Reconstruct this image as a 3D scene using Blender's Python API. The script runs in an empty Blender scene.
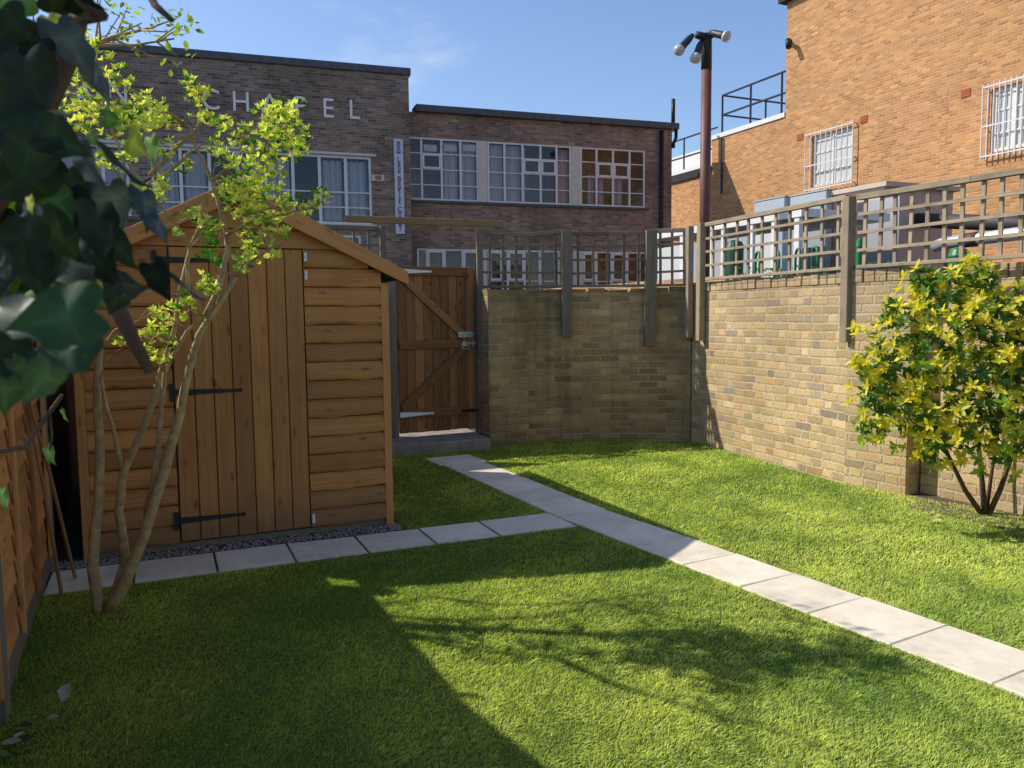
import bpy, math, random
import numpy as np
from mathutils import Vector, Matrix
random.seed(7); rng = np.random.default_rng(11)
SC = bpy.context.scene; COL = SC.collection
# ------------------------------------------------------------------ camera model (used to measure the place off the photo)
F, CH = 800.0, 1.5
PIT, ROL = math.atan(69/800), 0.010
FW = Vector((0, math.cos(PIT), -math.sin(PIT))); U0 = Vector((0, math.sin(PIT), math.cos(PIT))); R0 = Vector((1, 0, 0))
RT = R0*math.cos(ROL)-U0*math.sin(ROL); UP = U0*math.cos(ROL)+R0*math.sin(ROL); CAM = Vector((0, 0, CH))
def ray(x, y): return FW+RT*((x-512)/F)-UP*((y-384)/F)
def at(x, y, Y):
    d = ray(x, y); return CAM+d*(Y/d.y)
def gr(x, y, z=0):
    d = ray(x, y); return CAM+d*((z-CH)/d.z)
def on(x, y, P, T):                                  # point on the vertical plane through P along T
    n = Vector((-T[1], T[0], 0)); d = ray(x, y); return CAM+d*((Vector(P)-CAM).dot(n)/d.dot(n))
u = Vector((.911, .413, 0)).normalized(); v = Vector((-u.y, u.x, 0)); Z = Vector((0, 0, 1))
SUN = Vector((1.09, -.24, -1.0))

# ------------------------------------------------------------------ mesh builder
class MB:
    def __init__(s): s.v = []; s.f = []; s.uv = []; s.t = []; s.M = Matrix.Identity(4)
    def face(s, pts, uvs=None, tint=None):
        i = len(s.v); tint = random.random() if tint is None else tint
        P = [s.M @ Vector(p) for p in pts]
        s.v += [tuple(p) for p in P]; s.t += [tint]*len(P); s.f.append(tuple(range(i, i+len(P))))
        if uvs is None:
            n = (P[1]-P[0]).cross(P[2]-P[1])
            if n.length < 1e-12: n = Vector((0, 0, 1))
            n.normalize()
            if abs(n.z) > .7: uvs = [(p.x, p.y) for p in P]
            else:
                t = Vector((-n.y, n.x, 0)).normalized(); uvs = [(p.dot(t), p.z) for p in P]
        s.uv.append(list(uvs))
    def hexa(s, c, tint=None, brick=False):            # 8 corners, order: bit0 = x, bit1 = y, bit2 = z
        tint = random.random() if tint is None else tint
        c = [Vector(p) for p in c]; i = len(s.v); s.v += [tuple(s.M @ p) for p in c]; s.t += [tint]*8
        e = [(c[1]-c[0]).length, (c[2]-c[0]).length, (c[4]-c[0]).length]
        ax = e.index(max(e)); o = [k for k in range(3) if k != ax]
        def uvp(k):
            b = [(k >> j & 1)*e[j] for j in range(3)]; return (b[ax], b[o[0]]+b[o[1]])
        for f in ((0, 2, 3, 1), (4, 5, 7, 6), (0, 1, 5, 4), (2, 6, 7, 3), (0, 4, 6, 2), (1, 3, 7, 5)):
            s.f.append(tuple(i+k for k in f))
            if brick:
                P = [s.M @ c[k] for k in f]; n = (P[1]-P[0]).cross(P[2]-P[1]).normalized()
                if abs(n.z) > .7: s.uv.append([(p.x, p.y) for p in P])
                else:
                    t = Vector((-n.y, n.x, 0)).normalized(); s.uv.append([(p.dot(t), p.z) for p in P])
            else: s.uv.append([uvp(k) for k in f])
    def box(s, x0, x1, y0, y1, z0, z1, tint=None, brick=False):
        s.hexa([(x, y, z) for z in (z0, z1) for y in (y0, y1) for x in (x0, x1)], tint, brick)
    def beam(s, a, b, w, h, up=(0, 0, 1), tint=None):    # w across, h along up
        a, b = Vector(a), Vector(b); d = (b-a).normalized(); upv = Vector(up)
        sd = d.cross(upv).normalized(); uu = sd.cross(d).normalized()
        s.hexa([p+sd*(w/2*i)+uu*(h/2*j) for j in (-1, 1) for i in (-1, 1) for p in (a, b)], tint)
    def tube(s, pts, rad, n=8, tint=None, cap=True):
        pts = [Vector(p) for p in pts]; tint = random.random() if tint is None else tint
        if not hasattr(rad, '__len__'): rad = [rad]*len(pts)
        i0 = len(s.v); L = 0; ref = None
        for k, p in enumerate(pts):
            d = (pts[min(k+1, len(pts)-1)]-pts[max(k-1, 0)]).normalized()
            if ref is None: ref = d.orthogonal().normalized()
            ref = (ref-d*ref.dot(d)).normalized(); b = d.cross(ref)
            for j in range(n):
                a = 2*math.pi*j/n; s.v.append(tuple(s.M @ (p+(ref*math.cos(a)+b*math.sin(a))*rad[k]))); s.t.append(tint)
        for k in range(len(pts)-1):
            dl = (pts[k+1]-pts[k]).length
            for j in range(n):
                a, b2 = i0+k*n+j, i0+k*n+(j+1) % n; s.f.append((a, b2, b2+n, a+n))
                w = 2*math.pi*rad[k]/n; s.uv.append([(L, j*w), (L, (j+1)*w), (L+dl, (j+1)*w), (L+dl, j*w)])
            L += dl
        if cap:
            s.f.append(tuple(i0+j for j in reversed(range(n)))); s.uv.append([(0, 0)]*n)
            e = i0+(len(pts)-1)*n; s.f.append(tuple(e+j for j in range(n))); s.uv.append([(0, 0)]*n)
    def prism(s, prof, a, b, X, Yv, tint=None):           # closed profile [(x,y)] swept from a to b, X/Yv are the profile axes
        a, b, X, Yv = Vector(a), Vector(b), Vector(X), Vector(Yv); n = len(prof); i = len(s.v); tint = random.random() if tint is None else tint
        for e in (a, b):
            for x, y in prof: s.v.append(tuple(s.M @ (e+X*x+Yv*y))); s.t.append(tint)
        L = (b-a).length; acc = 0
        for k in range(n):
            k2 = (k+1) % n; w = math.dist(prof[k], prof[k2])
            s.f.append((i+k, i+k2, i+n+k2, i+n+k)); s.uv.append([(0, acc), (0, acc+w), (L, acc+w), (L, acc)]); acc += w
        s.f.append(tuple(i+k for k in reversed(range(n)))); s.uv.append([(0, 0)]*n)
        s.f.append(tuple(i+n+k for k in range(n))); s.uv.append([(0, 0)]*n)
    def build(s, name, mat, parent=None, loc=None, bevel=0, smooth=False):
        off = Vector(parent['_o']) if parent is not None else (Vector(loc) if loc is not None else Vector((0, 0, 0)))
        me = bpy.data.meshes.new(name); me.from_pydata([tuple(Vector(p)-off) for p in s.v], [], s.f)
        uvl = me.uv_layers.new(name='UVMap'); uvl.data.foreach_set('uv', [c for f in s.uv for q in f for c in q])
        at_ = me.attributes.new('tint', 'FLOAT', 'POINT'); at_.data.foreach_set('value', s.t)
        me.materials.append(mat)
        if smooth: me.polygons.foreach_set('use_smooth', [True]*len(me.polygons))
        o = bpy.data.objects.new(name, me); COL.objects.link(o)
        if parent is not None: o.parent = parent; o['_o'] = tuple(off)
        else: o.location = off; o['_o'] = tuple(off)
        if bevel:
            m = o.modifiers.new('edge', 'BEVEL'); m.width = bevel; m.segments = 1; m.limit_method = 'ANGLE'
        return o
def tag(o, label, cat, group=None):
    o['label'] = label; o['category'] = cat
    if group: o['group'] = group
    return o
def thing(name, label, cat, loc, group=None):
    o = bpy.data.objects.new(name, None); COL.objects.link(o); o.location = loc; o.empty_display_size = .1
    o['_o'] = tuple(loc); return tag(o, label, cat, group)
def struct(o, kind='structure'): o['kind'] = kind; return o
def xf(origin, X, Yv):
    X, Yv = Vector(X).normalized(), Vector(Yv).normalized(); Zv = X.cross(Yv)
    return Matrix(((X.x, Yv.x, Zv.x, origin[0]), (X.y, Yv.y, Zv.y, origin[1]), (X.z, Yv.z, Zv.z, origin[2]), (0, 0, 0, 1)))

# ------------------------------------------------------------------ materials
def newmat(name):
    m = bpy.data.materials.new(name); m.use_nodes = True; nt = m.node_tree
    return m, nt, nt.nodes['Principled BSDF'], nt.nodes['Material Output']
class N:
    def __init__(s, nt): s.nt = nt
    def n(s, t, **k):
        o = s.nt.nodes.new(t)
        for a, b in k.items(): setattr(o, a, b)
        return o
    def link(s, a, b): s.nt.links.new(a, b)
    def setin(s, sock, val):
        if isinstance(val, bpy.types.NodeSocket): s.link(val, sock)
        else: sock.default_value = val
    def math(s, op, a, b=None, c=None, clamp=False):
        o = s.n('ShaderNodeMath', operation=op, use_clamp=clamp); s.setin(o.inputs[0], a)
        if b is not None: s.setin(o.inputs[1], b)
        if c is not None: s.setin(o.inputs[2], c)
        return o.outputs[0]
    def mix(s, fac, a, b, mode='MIX'):
        o = s.n('ShaderNodeMix', data_type='RGBA', blend_type=mode); s.setin(o.inputs[0], fac)
        s.setin(o.inputs[6], a if isinstance(a, bpy.types.NodeSocket) else (*a, 1)); s.setin(o.inputs[7], b if isinstance(b, bpy.types.NodeSocket) else (*b, 1))
        return o.outputs[2]
    def noise(s, vec, scale, detail=4, rough=.55, dim='3D'):
        o = s.n('ShaderNodeTexNoise', noise_dimensions=dim); s.setin(o.inputs['Scale'], scale); s.setin(o.inputs['Detail'], detail); s.setin(o.inputs['Roughness'], rough)
        if vec is not None: s.link(vec, o.inputs['Vector'])
        return o.outputs['Fac']
    def ramp(s, fac, stops, interp='LINEAR'):
        o = s.n('ShaderNodeValToRGB'); s.setin(o.inputs[0], fac); cr = o.color_ramp; cr.interpolation = interp
        while len(cr.elements) < len(stops): cr.elements.new(.5)
        for e, (p, c) in zip(cr.elements, stops): e.position = p; e.color = (*c, 1)
        return o.outputs[0]
    def rng(s, v_, a, b, c=0., d=1., smooth=False):
        o = s.n('ShaderNodeMapRange', clamp=True)
        if smooth: o.interpolation_type = 'SMOOTHSTEP'
        s.setin(o.inputs[0], v_); o.inputs[1].default_value = a; o.inputs[2].default_value = b; o.inputs[3].default_value = c; o.inputs[4].default_value = d
        return o.outputs[0]
    def bump(s, h, strength, dist, bsdf):
        o = s.n('ShaderNodeBump'); o.inputs['Strength'].default_value = strength; o.inputs['Distance'].default_value = dist
        s.link(h, o.inputs['Height']); s.link(o.outputs[0], bsdf.inputs['Normal'])
    def pos(s): return s.n('ShaderNodeNewGeometry').outputs['Position']
    def attr(s, name): return s.n('ShaderNodeAttribute', attribute_name=name)
    def xyz(s, x, y, z=0.):
        o = s.n('ShaderNodeCombineXYZ'); s.setin(o.inputs[0], x); s.setin(o.inputs[1], y); s.setin(o.inputs[2], z); return o.outputs[0]

def brick_mat(name, palette, mortar, bw=.225, rh=.075, joint=.010, english=False, dirt=None, dirt_lo=.0, dirt_hi=.0, bump=.6, rough_edge=.004, stain=.25, top=None, streak=0.):
    m, nt, bs, out = newmat(name); N_ = N(nt)
    uv = N_.n('ShaderNodeUVMap'); sp = N_.n('ShaderNodeSeparateXYZ'); N_.link(uv.outputs[0], sp.inputs[0]); P = N_.pos()
    wob = N_.noise(P, 14, 3); wob2 = N_.noise(P, 55, 2)
    U = N_.math('ADD', sp.outputs[0], N_.math('MULTIPLY', N_.math('SUBTRACT', wob, .5), rough_edge*3))
    V = N_.math('ADD', sp.outputs[1], N_.math('MULTIPLY', N_.math('SUBTRACT', wob2, .5), rough_edge*2))
    V = N_.math('ADD', V, N_.math('MULTIPLY', N_.math('SUBTRACT', N_.noise(P, 1.7, 2), .5), rough_edge*2.))
    row = N_.math('FLOOR', N_.math('DIVIDE', V, rh)); par = N_.math('FLOORED_MODULO', row, 2.)
    if english:                                             # flemish: stretcher and header in turn, rows shifted by irregular amounts
        rj = N_.n('ShaderNodeTexWhiteNoise', noise_dimensions='1D'); N_.link(row, rj.inputs['W']); per = bw*1.5
        offs = N_.math('ADD', N_.math('MULTIPLY', par, per/2), N_.math('MULTIPLY', rj.outputs['Value'], .05))
        q0 = N_.math('DIVIDE', N_.math('ADD', U, offs), per); f0 = N_.math('MULTIPLY', N_.math('FRACT', q0), per); hd = N_.math('GREATER_THAN', f0, bw)
        cell = N_.math('ADD', N_.math('MULTIPLY', N_.math('FLOOR', q0), 2.), hd); w = N_.math('SUBTRACT', bw, N_.math('MULTIPLY', hd, bw/2)); fu = N_.math('SUBTRACT', f0, N_.math('MULTIPLY', hd, bw))
    else:
        w = bw; offs = N_.math('MULTIPLY', par, bw/2)
        q = N_.math('DIVIDE', N_.math('ADD', U, offs), w); cell = N_.math('FLOOR', q); fu = N_.math('MULTIPLY', N_.math('FRACT', q), w)
    if True:
        pass
    fv = N_.math('MULTIPLY', N_.math('FRACT', N_.math('DIVIDE', V, rh)), rh)
    du = N_.math('MINIMUM', fu, N_.math('SUBTRACT', w, fu)); dv = N_.math('MINIMUM', fv, N_.math('SUBTRACT', rh, fv))
    d = N_.math('ADD', N_.math('MINIMUM', du, dv), N_.math('MULTIPLY', N_.math('SUBTRACT', wob2, .5), rough_edge))
    mask = N_.rng(d, joint*.38, joint*.38+.005)
    wn = N_.n('ShaderNodeTexWhiteNoise', noise_dimensions='2D'); N_.link(N_.xyz(cell, row), wn.inputs['Vector'])
    n = len(palette); col = N_.ramp(wn.outputs['Value'], [(i/n, c) for i, c in enumerate(palette)], 'CONSTANT')
    grain = N_.noise(P, 60, 5, .7); big = N_.noise(P, .9, 4)
    wn2 = N_.n('ShaderNodeTexWhiteNoise', noise_dimensions='2D'); N_.link(N_.xyz(row, cell), wn2.inputs['Vector'])
    bri = N_.math('ADD', N_.math('MULTIPLY', wn2.outputs['Value'], .45), .78)
    col = N_.mix(1., col, N_.xyz(bri, bri, bri), 'MULTIPLY')
    g2 = N_.rng(grain, .25, .75, .72, 1.25); col = N_.mix(1., col, N_.xyz(g2, g2, g2), 'MULTIPLY')
    mg = N_.rng(N_.noise(P, 35, 4), .3, .7, .75, 1.15); mcol = N_.mix(1., mortar, N_.xyz(mg, mg, mg), 'MULTIPLY')
    c = N_.mix(mask, mcol, col)
    st = N_.rng(big, .3, .7, 1-stain, 1+stain*.6); c = N_.mix(1., c, N_.xyz(st, st, st), 'MULTIPLY')
    pz = N_.n('ShaderNodeSeparateXYZ'); N_.link(P, pz.inputs[0])
    if streak:
        sv = N_.n('ShaderNodeVectorMath', operation='MULTIPLY'); N_.link(P, sv.inputs[0]); sv.inputs[1].default_value = (3.0, 3.0, .22)
        sk = N_.rng(N_.noise(sv.outputs[0], 1.6, 4, .6), .48, .72, 0, streak, True); c = N_.mix(sk, c, (.05, .047, .04))
    if dirt:
        dz = N_.math('ADD', pz.outputs[2], N_.math('MULTIPLY', N_.math('SUBTRACT', N_.noise(P, 2.2, 4), .5), 1.1))
        k = N_.rng(dz, dirt_lo, dirt_hi, 0, .8, True); c = N_.mix(k, c, dirt)
    if top:
        k = N_.rng(pz.outputs[2], top[0], top[0]+.02, 0, top[2]); c = N_.mix(k, c, top[1])
    N_.link(c, bs.inputs['Base Color']); bs.inputs['Roughness'].default_value = .92; bs.inputs['Specular IOR Level'].default_value = .2
    h = N_.math('ADD', N_.math('MULTIPLY', mask, N_.math('ADD', N_.math('MULTIPLY', wn2.outputs['Value'], .5), .7)), N_.math('MULTIPLY', grain, .5))
    N_.bump(h, bump, .012, bs); return m

def wood_mat(name, lo, hi, knots=.6, rough=.7, weather=0., scale=1., var=.35, splash=0.):
    m, nt, bs, out = newmat(name); N_ = N(nt)
    uv = N_.n('ShaderNodeUVMap'); sp = N_.n('ShaderNodeSeparateXYZ'); N_.link(uv.outputs[0], sp.inputs[0]); t = N_.attr('tint').outputs['Fac']
    X = N_.math('ADD', sp.outputs[0], N_.math('MULTIPLY', t, 37.3)); Y = N_.math('ADD', sp.outputs[1], N_.math('MULTIPLY', t, 11.7))
    kv = N_.n('ShaderNodeTexVoronoi', feature='F1', voronoi_dimensions='2D'); N_.link(N_.xyz(N_.math('MULTIPLY', X, 3.2), N_.math('MULTIPLY', Y, 9.)), kv.inputs['Vector']); kv.inputs['Scale'].default_value = 1.; kv.inputs['Randomness'].default_value = 1.
    kd = kv.outputs['Distance']; ks = N_.n('ShaderNodeSeparateColor'); N_.link(kv.outputs['Color'], ks.inputs[0])
    kn = N_.math('MULTIPLY', N_.rng(kd, .04, .15, 1., 0., True), N_.rng(ks.outputs[0], .36, .48)); kn = N_.math('MULTIPLY', kn, N_.rng(ks.outputs[1], 0, 1, .5, 1.))
    warp = N_.math('MULTIPLY', N_.rng(kd, 0., .45, 1., 0., True), .012)
    g = N_.noise(N_.xyz(N_.math('MULTIPLY', X, 1.6*scale), N_.math('MULTIPLY', N_.math('ADD', Y, warp), 75.*scale), t), 1., 5, .6)
    g2 = N_.noise(N_.xyz(N_.math('MULTIPLY', X, 1.1), N_.math('MULTIPLY', Y, 9.), t), 1., 3, .6)
    f = N_.math('ADD', N_.math('MULTIPLY', g, .6), N_.math('MULTIPLY', g2, .4))
    c = N_.mix(N_.rng(f, .3, .7), lo, hi)
    c = N_.mix(N_.math('MULTIPLY', kn, knots), c, tuple(x*.28 for x in lo))
    b = N_.math('ADD', N_.math('MULTIPLY', t, var*2), 1-var); c = N_.mix(1., c, N_.xyz(b, b, b), 'MULTIPLY')
    P = N_.pos()
    if splash:
        pz = N_.n('ShaderNodeSeparateXYZ'); N_.link(P, pz.inputs[0]); zz = N_.math('ADD', pz.outputs[2], N_.math('MULTIPLY', N_.noise(P, 9, 4), -.28)); c = N_.mix(N_.rng(zz, -.12, .26, splash, 0., True), c, (.10, .075, .05))
        c = N_.mix(N_.rng(N_.noise(P, 2.3, 5, .65), .5, .75, 0, .35, True), c, tuple(x*.45 for x in lo)); tn = N_.n('ShaderNodeTexWhiteNoise', noise_dimensions='1D'); N_.link(t, tn.inputs['W']); c = N_.mix(N_.math('MULTIPLY', tn.outputs['Value'], .3), c, (.34, .19, .075))
    if weather:
        w = N_.rng(N_.noise(P, 6, 4), .45, .7, 0, weather, True); c = N_.mix(w, c, (.16, .15, .12))
    N_.link(c, bs.inputs['Base Color']); bs.inputs['Roughness'].default_value = rough; bs.inputs['Specular IOR Level'].default_value = .25
    N_.bump(f, .35, .004, bs); return m

def plain_mat(name, col, rough=.6, metal=0., var=.15, scale=8., bump=0., spec=.4):
    m, nt, bs, out = newmat(name); N_ = N(nt); P = N_.pos()
    k = N_.rng(N_.noise(P, scale, 5, .6), .3, .7, 1-var, 1+var); c = N_.mix(1., col, N_.xyz(k, k, k), 'MULTIPLY')
    N_.link(c, bs.inputs['Base Color']); bs.inputs['Roughness'].default_value = rough; bs.inputs['Metallic'].default_value = metal; bs.inputs['Specular IOR Level'].default_value = spec
    if bump: N_.bump(N_.noise(P, scale*5, 4), bump, .01, bs)
    return m

def leaf_mat(name, trans=.35, rough=.45, spec=.4, mult=1., tint=(1.15, 1.25, .5)):
    m, nt, bs, out = newmat(name); N_ = N(nt); a = N_.attr('lcol').outputs['Color']
    k = N_.rng(N_.noise(N_.pos(), 40, 3), .3, .7, .8*mult, 1.2*mult); c = N_.mix(1., a, N_.xyz(k, k, k), 'MULTIPLY')
    N_.link(c, bs.inputs['Base Color']); bs.inputs['Roughness'].default_value = rough; bs.inputs['Specular IOR Level'].default_value = spec
    tr = N_.n('ShaderNodeBsdfTranslucent'); tc = N_.mix(1., c, tint, 'MULTIPLY'); N_.link(tc, tr.inputs['Color'])
    mx = N_.n('ShaderNodeMixShader'); mx.inputs[0].default_value = trans; N_.link(bs.outputs[0], mx.inputs[1]); N_.link(tr.outputs[0], mx.inputs[2]); N_.link(mx.outputs[0], out.inputs[0])
    return m

M = {}
M['chapel'] = brick_mat('chapel_brick', [(.24, .17, .128), (.275, .195, .142), (.19, .142, .112), (.32, .225, .16), (.25, .17, .13), (.145, .115, .10), (.285, .21, .17)], (.33, .275, .22), bw=.2, rh=.0655, joint=.011, bump=.3, stain=.3, rough_edge=.003)
M['annex'] = brick_mat('annexe_brick', [(.29, .185, .135), (.34, .215, .15), (.25, .165, .125), (.36, .24, .17), (.29, .20, .155), (.21, .145, .115)], (.33, .27, .215), bw=.2, rh=.0655, joint=.011, bump=.3, stain=.3, rough_edge=.003, streak=.35)
M['orange'] = brick_mat('orange_brick', [(.52, .255, .105), (.545, .275, .115), (.50, .235, .095), (.56, .295, .125), (.53, .265, .11), (.545, .255, .105), (.45, .215, .095)], (.56, .37, .20), bw=.19, rh=.060, joint=.011, bump=.35, stain=.12, rough_edge=.003)
M['patch'] = brick_mat('patch_brick', [(.53, .245, .105), (.55, .265, .115), (.51, .23, .095), (.56, .28, .12)], (.58, .39, .22), bw=.19, rh=.060, joint=.011, bump=.35, stain=.1, rough_edge=.003)
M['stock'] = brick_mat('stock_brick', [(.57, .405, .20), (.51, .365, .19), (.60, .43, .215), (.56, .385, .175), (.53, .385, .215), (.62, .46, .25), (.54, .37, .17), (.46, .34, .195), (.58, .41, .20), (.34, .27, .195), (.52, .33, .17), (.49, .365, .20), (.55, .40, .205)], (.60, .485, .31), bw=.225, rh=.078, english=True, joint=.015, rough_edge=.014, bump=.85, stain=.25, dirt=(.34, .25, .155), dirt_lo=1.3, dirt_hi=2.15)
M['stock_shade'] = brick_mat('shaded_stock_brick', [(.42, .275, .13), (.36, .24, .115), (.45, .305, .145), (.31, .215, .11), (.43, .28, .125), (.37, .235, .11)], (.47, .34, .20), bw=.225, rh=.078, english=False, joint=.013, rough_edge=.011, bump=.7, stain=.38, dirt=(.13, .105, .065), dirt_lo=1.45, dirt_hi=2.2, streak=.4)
M['terrace_brick'] = brick_mat('terrace_brick', [(.42, .22, .11), (.48, .28, .15), (.38, .20, .10), (.5, .32, .2)], (.5, .4, .28), joint=.012)
M['shed'] = wood_mat('shed_wood', (.35, .125, .033), (.585, .255, .076), knots=.8, var=.24, splash=.6)
M['shed_dark'] = wood_mat('shed_trim_wood', (.40, .165, .05), (.61, .285, .098), knots=.6, var=.12)
M['gate'] = wood_mat('gate_wood', (.175, .072, .027), (.37, .165, .062), knots=.8, var=.35)
M['fence'] = wood_mat('fence_wood', (.36, .15, .045), (.56, .27, .10), knots=.5, var=.25)
M['grey_wood'] = wood_mat('weathered_wood', (.25, .19, .125), (.44, .345, .24), knots=.4, rough=.9, weather=.5, var=.2)
M['green_wood'] = wood_mat('algae_wood', (.13, .10, .07), (.25, .195, .14), knots=.4, rough=.9, weather=.4, var=.2)
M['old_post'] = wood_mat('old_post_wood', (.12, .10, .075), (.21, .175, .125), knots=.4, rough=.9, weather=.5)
M['beam'] = wood_mat('beam_wood', (.17, .10, .045), (.27, .165, .08), knots=.4, rough=.85)
M['white'] = plain_mat('white_paint', (.72, .70, .68), .45, var=.08)
M['cream'] = plain_mat('cream_panel', (.62, .56, .50), .6, var=.08)
M['black_iron'] = plain_mat('black_iron', (.012, .012, .013), .5)
M['galv'] = plain_mat('galvanised_steel', (.55, .54, .50), .38, metal=.6, var=.2)
M['coping'] = plain_mat('lead_coping', (.085, .09, .10), .6, var=.25)
M['felt'] = plain_mat('roof_felt', (.03, .03, .032), .9, var=.3, scale=30)
M['alu_pipe'] = plain_mat('silver_duct', (.62, .63, .65), .4, metal=.5)
M['dark_pipe'] = plain_mat('dark_duct', (.05, .045, .045), .6)
M['pole'] = plain_mat('rust_red_paint', (.15, .055, .045), .55, var=.25, scale=5)
M['pole_dark'] = plain_mat('dark_steel', (.03, .03, .034), .5)
M['lens'] = plain_mat('lamp_lens', (.55, .52, .46), .15)
M['rail_blue'] = plain_mat('railing_paint', (.025, .032, .055), .5)
M['pale_blue'] = plain_mat('pale_blue_metal', (.33, .375, .41), .5, var=.06)
M['taupe'] = plain_mat('taupe_cladding', (.50, .40, .33), .7, var=.06)
M['greydoor'] = plain_mat('grey_sheet', (.36, .36, .38), .6, var=.06)
M['green'] = plain_mat('green_paint', (.02, .17, .06), .45, var=.15)
M['dkgreen'] = plain_mat('dark_green_plastic', (.012, .07, .03), .5, var=.15)
M['navy'] = plain_mat('navy_panel', (.03, .04, .085), .5)
M['terracotta'] = plain_mat('terracotta', (.40, .12, .06), .85, var=.15)
M['curtain'] = plain_mat('lilac_curtain', (.66, .58, .62), .9, var=.08)
M['blind'] = plain_mat('grey_blind', (.60, .60, .66), .9, var=.1)
M['warm'] = plain_mat('room_back', (.16, .12, .10), .9, var=.3, scale=2)
M['sign'] = plain_mat('sign_white', (.60, .60, .70), .5, var=.04)
M['ink'] = plain_mat('sign_ink', (.02, .02, .07), .5)
M['letter'] = plain_mat('letter_white', (.82, .78, .74), .55, var=.06)
M['alarm'] = plain_mat('alarm_cream', (.62, .54, .42), .5)
M['alarm_red'] = plain_mat('alarm_red', (.32, .14, .12), .5)
M['bark'] = plain_mat('tree_bark', (.43, .29, .13), .85, var=.35, scale=22, bump=.5)
M['bark_dark'] = plain_mat('shrub_bark', (.10, .065, .04), .9, var=.35, scale=22, bump=.5)
M['ivy_bark'] = plain_mat('ivy_stem', (.11, .06, .035), .9, var=.3, scale=30, bump=.4)
M['cane'] = plain_mat('cane', (.30, .17, .07), .7, var=.2)
M['soil'] = plain_mat('soil', (.09, .07, .05), .95, var=.4, scale=20, bump=.6)
M['asphalt'] = plain_mat('asphalt', (.07, .068, .065), .9, var=.2, scale=12)
M['concrete'] = plain_mat('step_concrete', (.25, .215, .175), .9, var=.3, scale=9, bump=.4)
M['leaf'] = leaf_mat('leaf', .42); M['ivy'] = leaf_mat('ivy_leaf', .18, .5, .2); M['grass'] = leaf_mat('grass', .45, .42, .45, tint=(1.25, 1.25, .65))
# glass
m, nt, bs, out = newmat('window_glass'); N_ = N(nt); tp = N_.n('ShaderNodeBsdfTransparent'); tp.inputs[0].default_value = (.88, .89, .92, 1)
gl = N_.n('ShaderNodeBsdfGlossy'); gl.inputs['Roughness'].default_value = .03; fr = N_.n('ShaderNodeFresnel'); fr.inputs[0].default_value = 1.5
mx = N_.n('ShaderNodeMixShader'); N_.link(N_.math('ADD', fr.outputs[0], .02, clamp=True), mx.inputs[0]); N_.link(tp.outputs[0], mx.inputs[1]); N_.link(gl.outputs[0], mx.inputs[2]); N_.link(mx.outputs[0], out.inputs[0]); M['glass'] = m
m, nt, bs, out = newmat('frosted_glass'); bs.inputs['Base Color'].default_value = (.58, .60, .59, 1); bs.inputs['Roughness'].default_value = .18; M['frost'] = m
# paving slabs
m, nt, bs, out = newmat('paving_slab'); N_ = N(nt); P = N_.pos(); t = N_.attr('tint').outputs['Fac']
c = N_.mix(N_.rng(N_.noise(P, 5, 6, .65), .3, .7), (.64, .555, .43), (.82, .725, .575)); k = N_.math('ADD', N_.math('MULTIPLY', t, .18), .90); c = N_.mix(1., c, N_.xyz(k, k, k), 'MULTIPLY')
c = N_.mix(N_.rng(N_.noise(P, 1.8, 5, .7), .52, .72, 0, .4, True), c, (.33, .29, .24)); c = N_.mix(N_.rng(N_.noise(P, 90, 3), .62, .75, 0, .35), c, (.25, .23, .2))
N_.link(c, bs.inputs['Base Color']); bs.inputs['Roughness'].default_value = .9; bs.inputs['Specular IOR Level'].default_value = .2; N_.bump(N_.math('ADD', N_.noise(P, 25, 5, .7), N_.noise(P, 7, 3)), .4, .006, bs); M['slab'] = m
# lawn soil under the blades
m, nt, bs, out = newmat('lawn_thatch'); N_ = N(nt); P = N_.pos()
c = N_.mix(N_.rng(N_.noise(P, 30, 5, .7), .3, .7), (.05, .075, .015), (.12, .14, .035)); N_.link(c, bs.inputs['Base Color']); bs.inputs['Roughness'].default_value = 1.; bs.inputs['Specular IOR Level'].default_value = .1; M['thatch'] = m
m, nt, bs, out = newmat('gravel_stone'); N_ = N(nt); t = N_.attr('tint').outputs['Fac']
c = N_.ramp(t, [(0, (.22, .17, .14)), (.25, (.36, .28, .22)), (.5, (.30, .19, .14)), (.7, (.45, .39, .33)), (.88, (.16, .13, .12))]); N_.link(c, bs.inputs['Base Color']); bs.inputs['Roughness'].default_value = .85; M['gravel'] = m

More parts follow.
